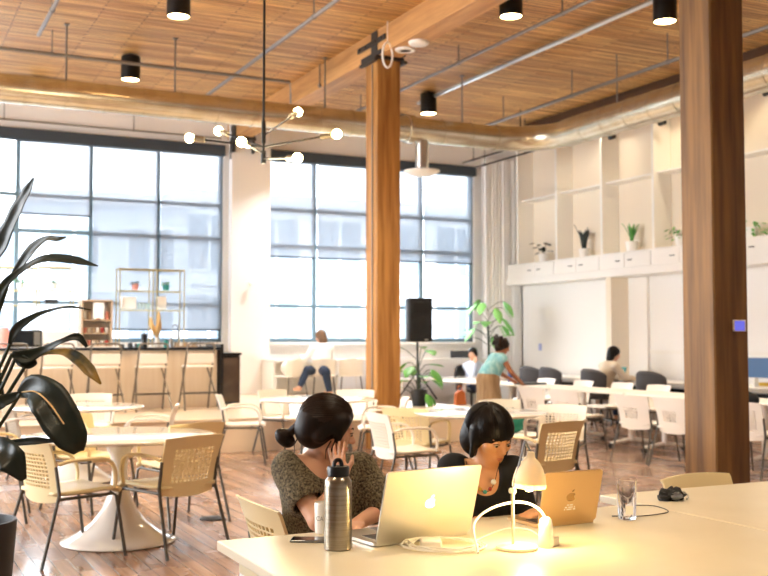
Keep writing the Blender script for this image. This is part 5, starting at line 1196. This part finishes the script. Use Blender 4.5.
s = SDF(hc-Vector((.2, .2, .24)), hc+Vector((.2, .2, .2)), .0042); Q = rows(Rh); P = lambda x, y, z: hc+Rh @ Vector((x, y, z))
s.ell(P(0, -.018, .034), (.090, .110, .094), Q); s.ell(P(0, -.06, -.03), (.088, .070, .085), Q, .03)
s.cap(P(.070, .0, .03), P(.080, .012, -.075), .024, .010, .02); s.cap(P(-.074, .01, .03), P(-.080, .018, -.095), .026, .012, .02)
s.ell(P(-.006, .115, -.054), (.068, .080, .078), Q, .008, 'sub')
# swept fringe
for x, z, x2, z2 in ((-.02, .10, -.045, .034), (-.005, .10, -.022, .030), (.01, .10, .004, .027), (.025, .095, .026, .024), (.04, .085, .046, .014), (.052, .07, .062, .0)):
    pass
smooth_link(s, 'hair', 'hair_black', w2, root_xy, 1)
strands(w2, P, root_xy, (0, -.018, .034), (.090, .110, .094), [(.2, -.1, 1)]*9, [(.3, .95, -.02), (.75, .6, -.15), (1, .1, -.7), (.9, -.5, -.8), (0, -1, -.8), (-.9, -.5, -.8), (-1, .1, -.8), (-.75, .6, -.15), (-.1, 1, .0)], 150, 'hair_black_light', lift=1.02)
# necklace
np_ = [P2_-root_xy for P2_ in (at(466, 461, d=4.12), at(470, 476, d=4.06), at(478, 488, d=4.04), at(487, 492, d=4.03), at(494, 484, d=4.03), at(497, 472, d=4.05), at(500, 462, d=4.09))]
nk = link('necklace', MB().tube(bez(np_, 20), .0014, 5), 'chain', w2)
for k, (bx, by, m) in enumerate(((477, 484, 'bead_teal'), (480, 489, 'bead_yellow'), (485, 492, 'bead_teal'), (490, 489, 'bead_red'), (493.5, 482, 'bead_white'))):
    link('bead', MB().sphere(at(bx, by, d=4.025)-root_xy, .0085 if k < 4 else .011, 12, 8), m, nk)
# ================= people farther away
def figure(label, pelv, nk_, head, fwd, shA, shB, arms, legs, skin, top, bottom, hairm, hairf, sleeves=.6, tk=1.0, hk=1.0, skirt=None, vox=.013, seat=True):
    off = Vector((pelv.x, pelv.y, 0)); r = thing('person', label, 'person', off); Rm = frame(fwd); Q = rows(Rm)
    pts = [pelv, nk_, head, shA, shB]+[p for a in arms for p in a]+[p for l in legs for p in l]
    lo = Vector([min(p[i] for p in pts)-.2 for i in range(3)]); hi = Vector([max(p[i] for p in pts)+.2 for i in range(3)]); lo.z = max(lo.z, -.02)
    s = SDF(lo, hi, vox); s.ell(pelv, (.15, .13, .11), k=.05); s.cap(pelv, nk_-U3*.08, .12, .12, .06); s.cap(shA, shB, .05, .05, .05); s.cap(nk_-U3*.04, head, .052, .045, .03)
    for (a, b), sh_ in zip(arms, (shA, shB)):
        s.chain([sh_, a, b], [.046, .036, .025], .02); d = (b-a).normalized(); add_hand(s, b, d, U3, side=1, k=1.0, curl=.4)
    for (k_, f_) in legs:
        s.chain([pelv, k_, f_], [.09, .06, .042], .03); s.cap(f_, f_+Vector((fwd[0], fwd[1], 0)).normalized()*.13-U3*.02, .04, .03, .02)
    add_head(s, head, Rm, hk)
    smooth_link(s, 'body', skin, r, off, 1)
    s = SDF(lo, hi, vox); s.cap(pelv+U3*.04, nk_-U3*.09, .155*tk, .148*tk, .06); s.cap(shA, shB, .068, .068, .05)
    if sleeves:
        for (a, b), sh_ in zip(arms, (shA, shB)):
            s.cap(sh_, sh_.lerp(a, min(1, sleeves*1.6)), .065, .058, .03)
            if sleeves > .7: s.cap(a, a.lerp(b, .85), .056, .045, .03)
    s.cap(nk_+U3*.01, nk_+U3*.1, .07, .09, .01, 'sub'); smooth_link(s, 'shirt', top, r, off, 1)
    s = SDF(lo, hi, vox); s.ell(pelv-U3*.01, (.165, .15, .12), k=.04)
    for (k_, f_) in legs:
        if skirt: s.cap(pelv, k_.lerp(f_, .3), .15, .17, .06)
        else: s.cap(pelv, k_, .11, .08, .04); s.cap(k_, k_.lerp(f_, .85), .075, .055, .03)
    smooth_link(s, 'skirt' if skirt else 'trousers', bottom, r, off, 1)
    s = SDF(head-Vector((.3, .3, .35)), head+Vector((.3, .3, .25)), .010); hairf(s, head, Rm, Q, hk); smooth_link(s, 'hair', hairm, r, off, 1)
    return r
def hair_cap(s, c, Rm, Q, k): s.ell(c+Rm @ Vector((0, -.02, .03))*k, (.09*k, .11*k, .098*k), Q); s.ell(c+Rm @ Vector((0, -.05, -.03))*k, (.082*k, .07*k, .08*k), Q, .03); s.ell(c+Rm @ Vector((0, .12, -.03))*k, (.075*k, .075*k, .09*k), Q, .01, 'sub')
def hair_pony(s, c, Rm, Q, k):
    hair_cap(s, c, Rm, Q, k); s.chain([c+Rm @ Vector((0, -.11, .03)), c+Rm @ Vector((.0, -.17, -.04)), c+Rm @ Vector((0, -.17, -.16))], [.03, .034, .015], .02)
def hair_curl(s, c, Rm, Q, k):
    hair_cap(s, c, Rm, Q, k); rs = random.Random(2)
    for i in range(26): a = rs.uniform(0, 6.28); t = rs.uniform(-.6, 1); s.ell(c+Rm @ Vector((.085*math.cos(a), -.04+.085*math.sin(a)-.02, .03+.085*t)), (.035,)*3, None, .01)
def hair_long(s, c, Rm, Q, k):
    hair_cap(s, c, Rm, Q, k); s.ell(c+Rm @ Vector((0, -.05, -.08)), (.088, .065, .10), Q, .03)
# at the window counter: pale shirt, seen from behind, one leg stretched to the left
bcs = [c for c in bpy.data.objects if c.get('label', '').startswith('white low chair under the person')][0].location
B = Vector((bcs.x, bcs.y, 0)); pel = B+Vector((0, -.02, PZ+.47)); nb = pel+Vector((.03, .05, .43)); hd = nb+Vector((.0, .07, .15))
figure('person in white shirt and dark jeans seated at the window counter, back turned', pel, nb, hd, (-.3, .9, -.3), nb+Vector((-.16, .02, -.06)), nb+Vector((.16, .02, -.06)),
       [(nb+Vector((-.26, .12, -.26)), Vector((B.x-.2, B.y+.40, PZ+.69))), (nb+Vector((.24, .14, -.26)), Vector((B.x+.16, B.y+.40, PZ+.69)))],
       [(pel+Vector((-.34, -.12, -.02)), pel+Vector((-.52, -.24, -.32))), (pel+Vector((-.08, -.38, -.04)), pel+Vector((-.02, -.42, -.40)))], 'skin_light', 'shirt_white', 'jeans', 'hair_blond', hair_long, 1.0, 1.05)
# ponytail, pale blue shirt, behind the meeting table
p = at(473, 378, Y=17.15); pel = Vector((p.x, p.y, .53)); nb = pel+Vector((-.02, -.05, .46)); hd = nb+Vector((-.04, -.04, .14)); hd.z = at(474, 354, Y=17.1).z
nb.z = hd.z-.16
figure('person with dark ponytail and pale blue shirt, hand at chin, at the far table', pel, nb, hd, (-.75, -.6, -.1), nb+Vector((-.16, .0, -.07)), nb+Vector((.16, .0, -.07)),
       [(nb+Vector((-.17, -.22, -.30)), nb+Vector((-.07, -.16, .0))), (nb+Vector((.2, -.18, -.30)), nb+Vector((-.02, -.34, -.33)))],
       [(pel+Vector((-.1, -.42, 0)), pel+Vector((-.1, -.40, -.45))), (pel+Vector((.1, -.42, 0)), pel+Vector((.1, -.40, -.45)))], 'skin_light', 'shirt_blue', 'jeans', 'hair_black', hair_pony, 1.0)
ch_b = task_chair(473, 380, 180, 'dark chair under the ponytailed person at the far table'); ch_b.location = (pel.x, pel.y+.06, 0)
# curly hair, teal sleeveless top, leaning on the table row
p = at(488, 400, X=8.18); pel = Vector((p.x, p.y, .84)); nb = pel+Vector((.20, .05, .36)); hd = nb+Vector((.10, .0, .12))
tx_ = Vector((8.72, pel.y-.12, .755))
figure('person with curly dark hair and teal sleeveless top leaning over the table', pel, nb, hd, (.85, -.35, -.35), nb+Vector((0, .16, -.06)), nb+Vector((0, -.16, -.06)),
       [(nb+Vector((.14, .22, -.26)), Vector((8.80, pel.y+.2, .775))), (nb+Vector((.10, -.22, -.26)), tx_)],
       [(pel+Vector((.04, .09, -.40)), pel+Vector((-.02, .10, -.79))), (pel+Vector((.04, -.09, -.40)), pel+Vector((-.02, -.10, -.79)))], 'skin_brown', 'top_teal', 'skirt_tan', 'hair_brown', hair_curl, 0, skirt=True)
# at the wall desk, back to the room
tc_ = [c for c in bpy.data.objects if 'laptop user sits on' in c.get('label', '')][0].location
pel = Vector((tc_.x-.02, tc_.y, .60)); nb = pel+Vector((.16, -.04, .44)); hd = nb+Vector((.09, -.03, .15))
figure('person with dark shoulder-length hair and beige sweater typing at the wall desk', pel, nb, hd, (.9, -.35, -.3), nb+Vector((0, .17, -.06)), nb+Vector((0, -.17, -.06)),
       [(nb+Vector((.12, .24, -.25)), Vector((11.48, pel.y+.1, .775))), (nb+Vector((.12, -.26, -.25)), Vector((11.48, pel.y-.22, .775)))],
       [(pel+Vector((.42, .1, 0)), pel+Vector((.42, .12, -.50))), (pel+Vector((.42, -.1, 0)), pel+Vector((.42, -.12, -.50)))], 'skin_light', 'sweater_beige', 'jeans', 'hair_black', hair_long, 1.0)
# pale jacket over the chair beside the ponytailed person, and the chair of the bun-haired person
c0 = Vector((w1.location.x, w1.location.y, 0))
wc_ = chair_proto('chair_cream', False, Vector((1.66, 3.95, 0)), AZ(90), 'cream perforated chair the bun-haired person sits on, its back at her side', 'cream chairs around the worktable')
c0 = Vector((w2.location.x, w2.location.y, 0))
dup(fc, (c0.x, c0.y+.02, 0), AZ(200), 'cream chair the fringed person in black sits on, mostly hidden', 'cream chairs around the worktable')
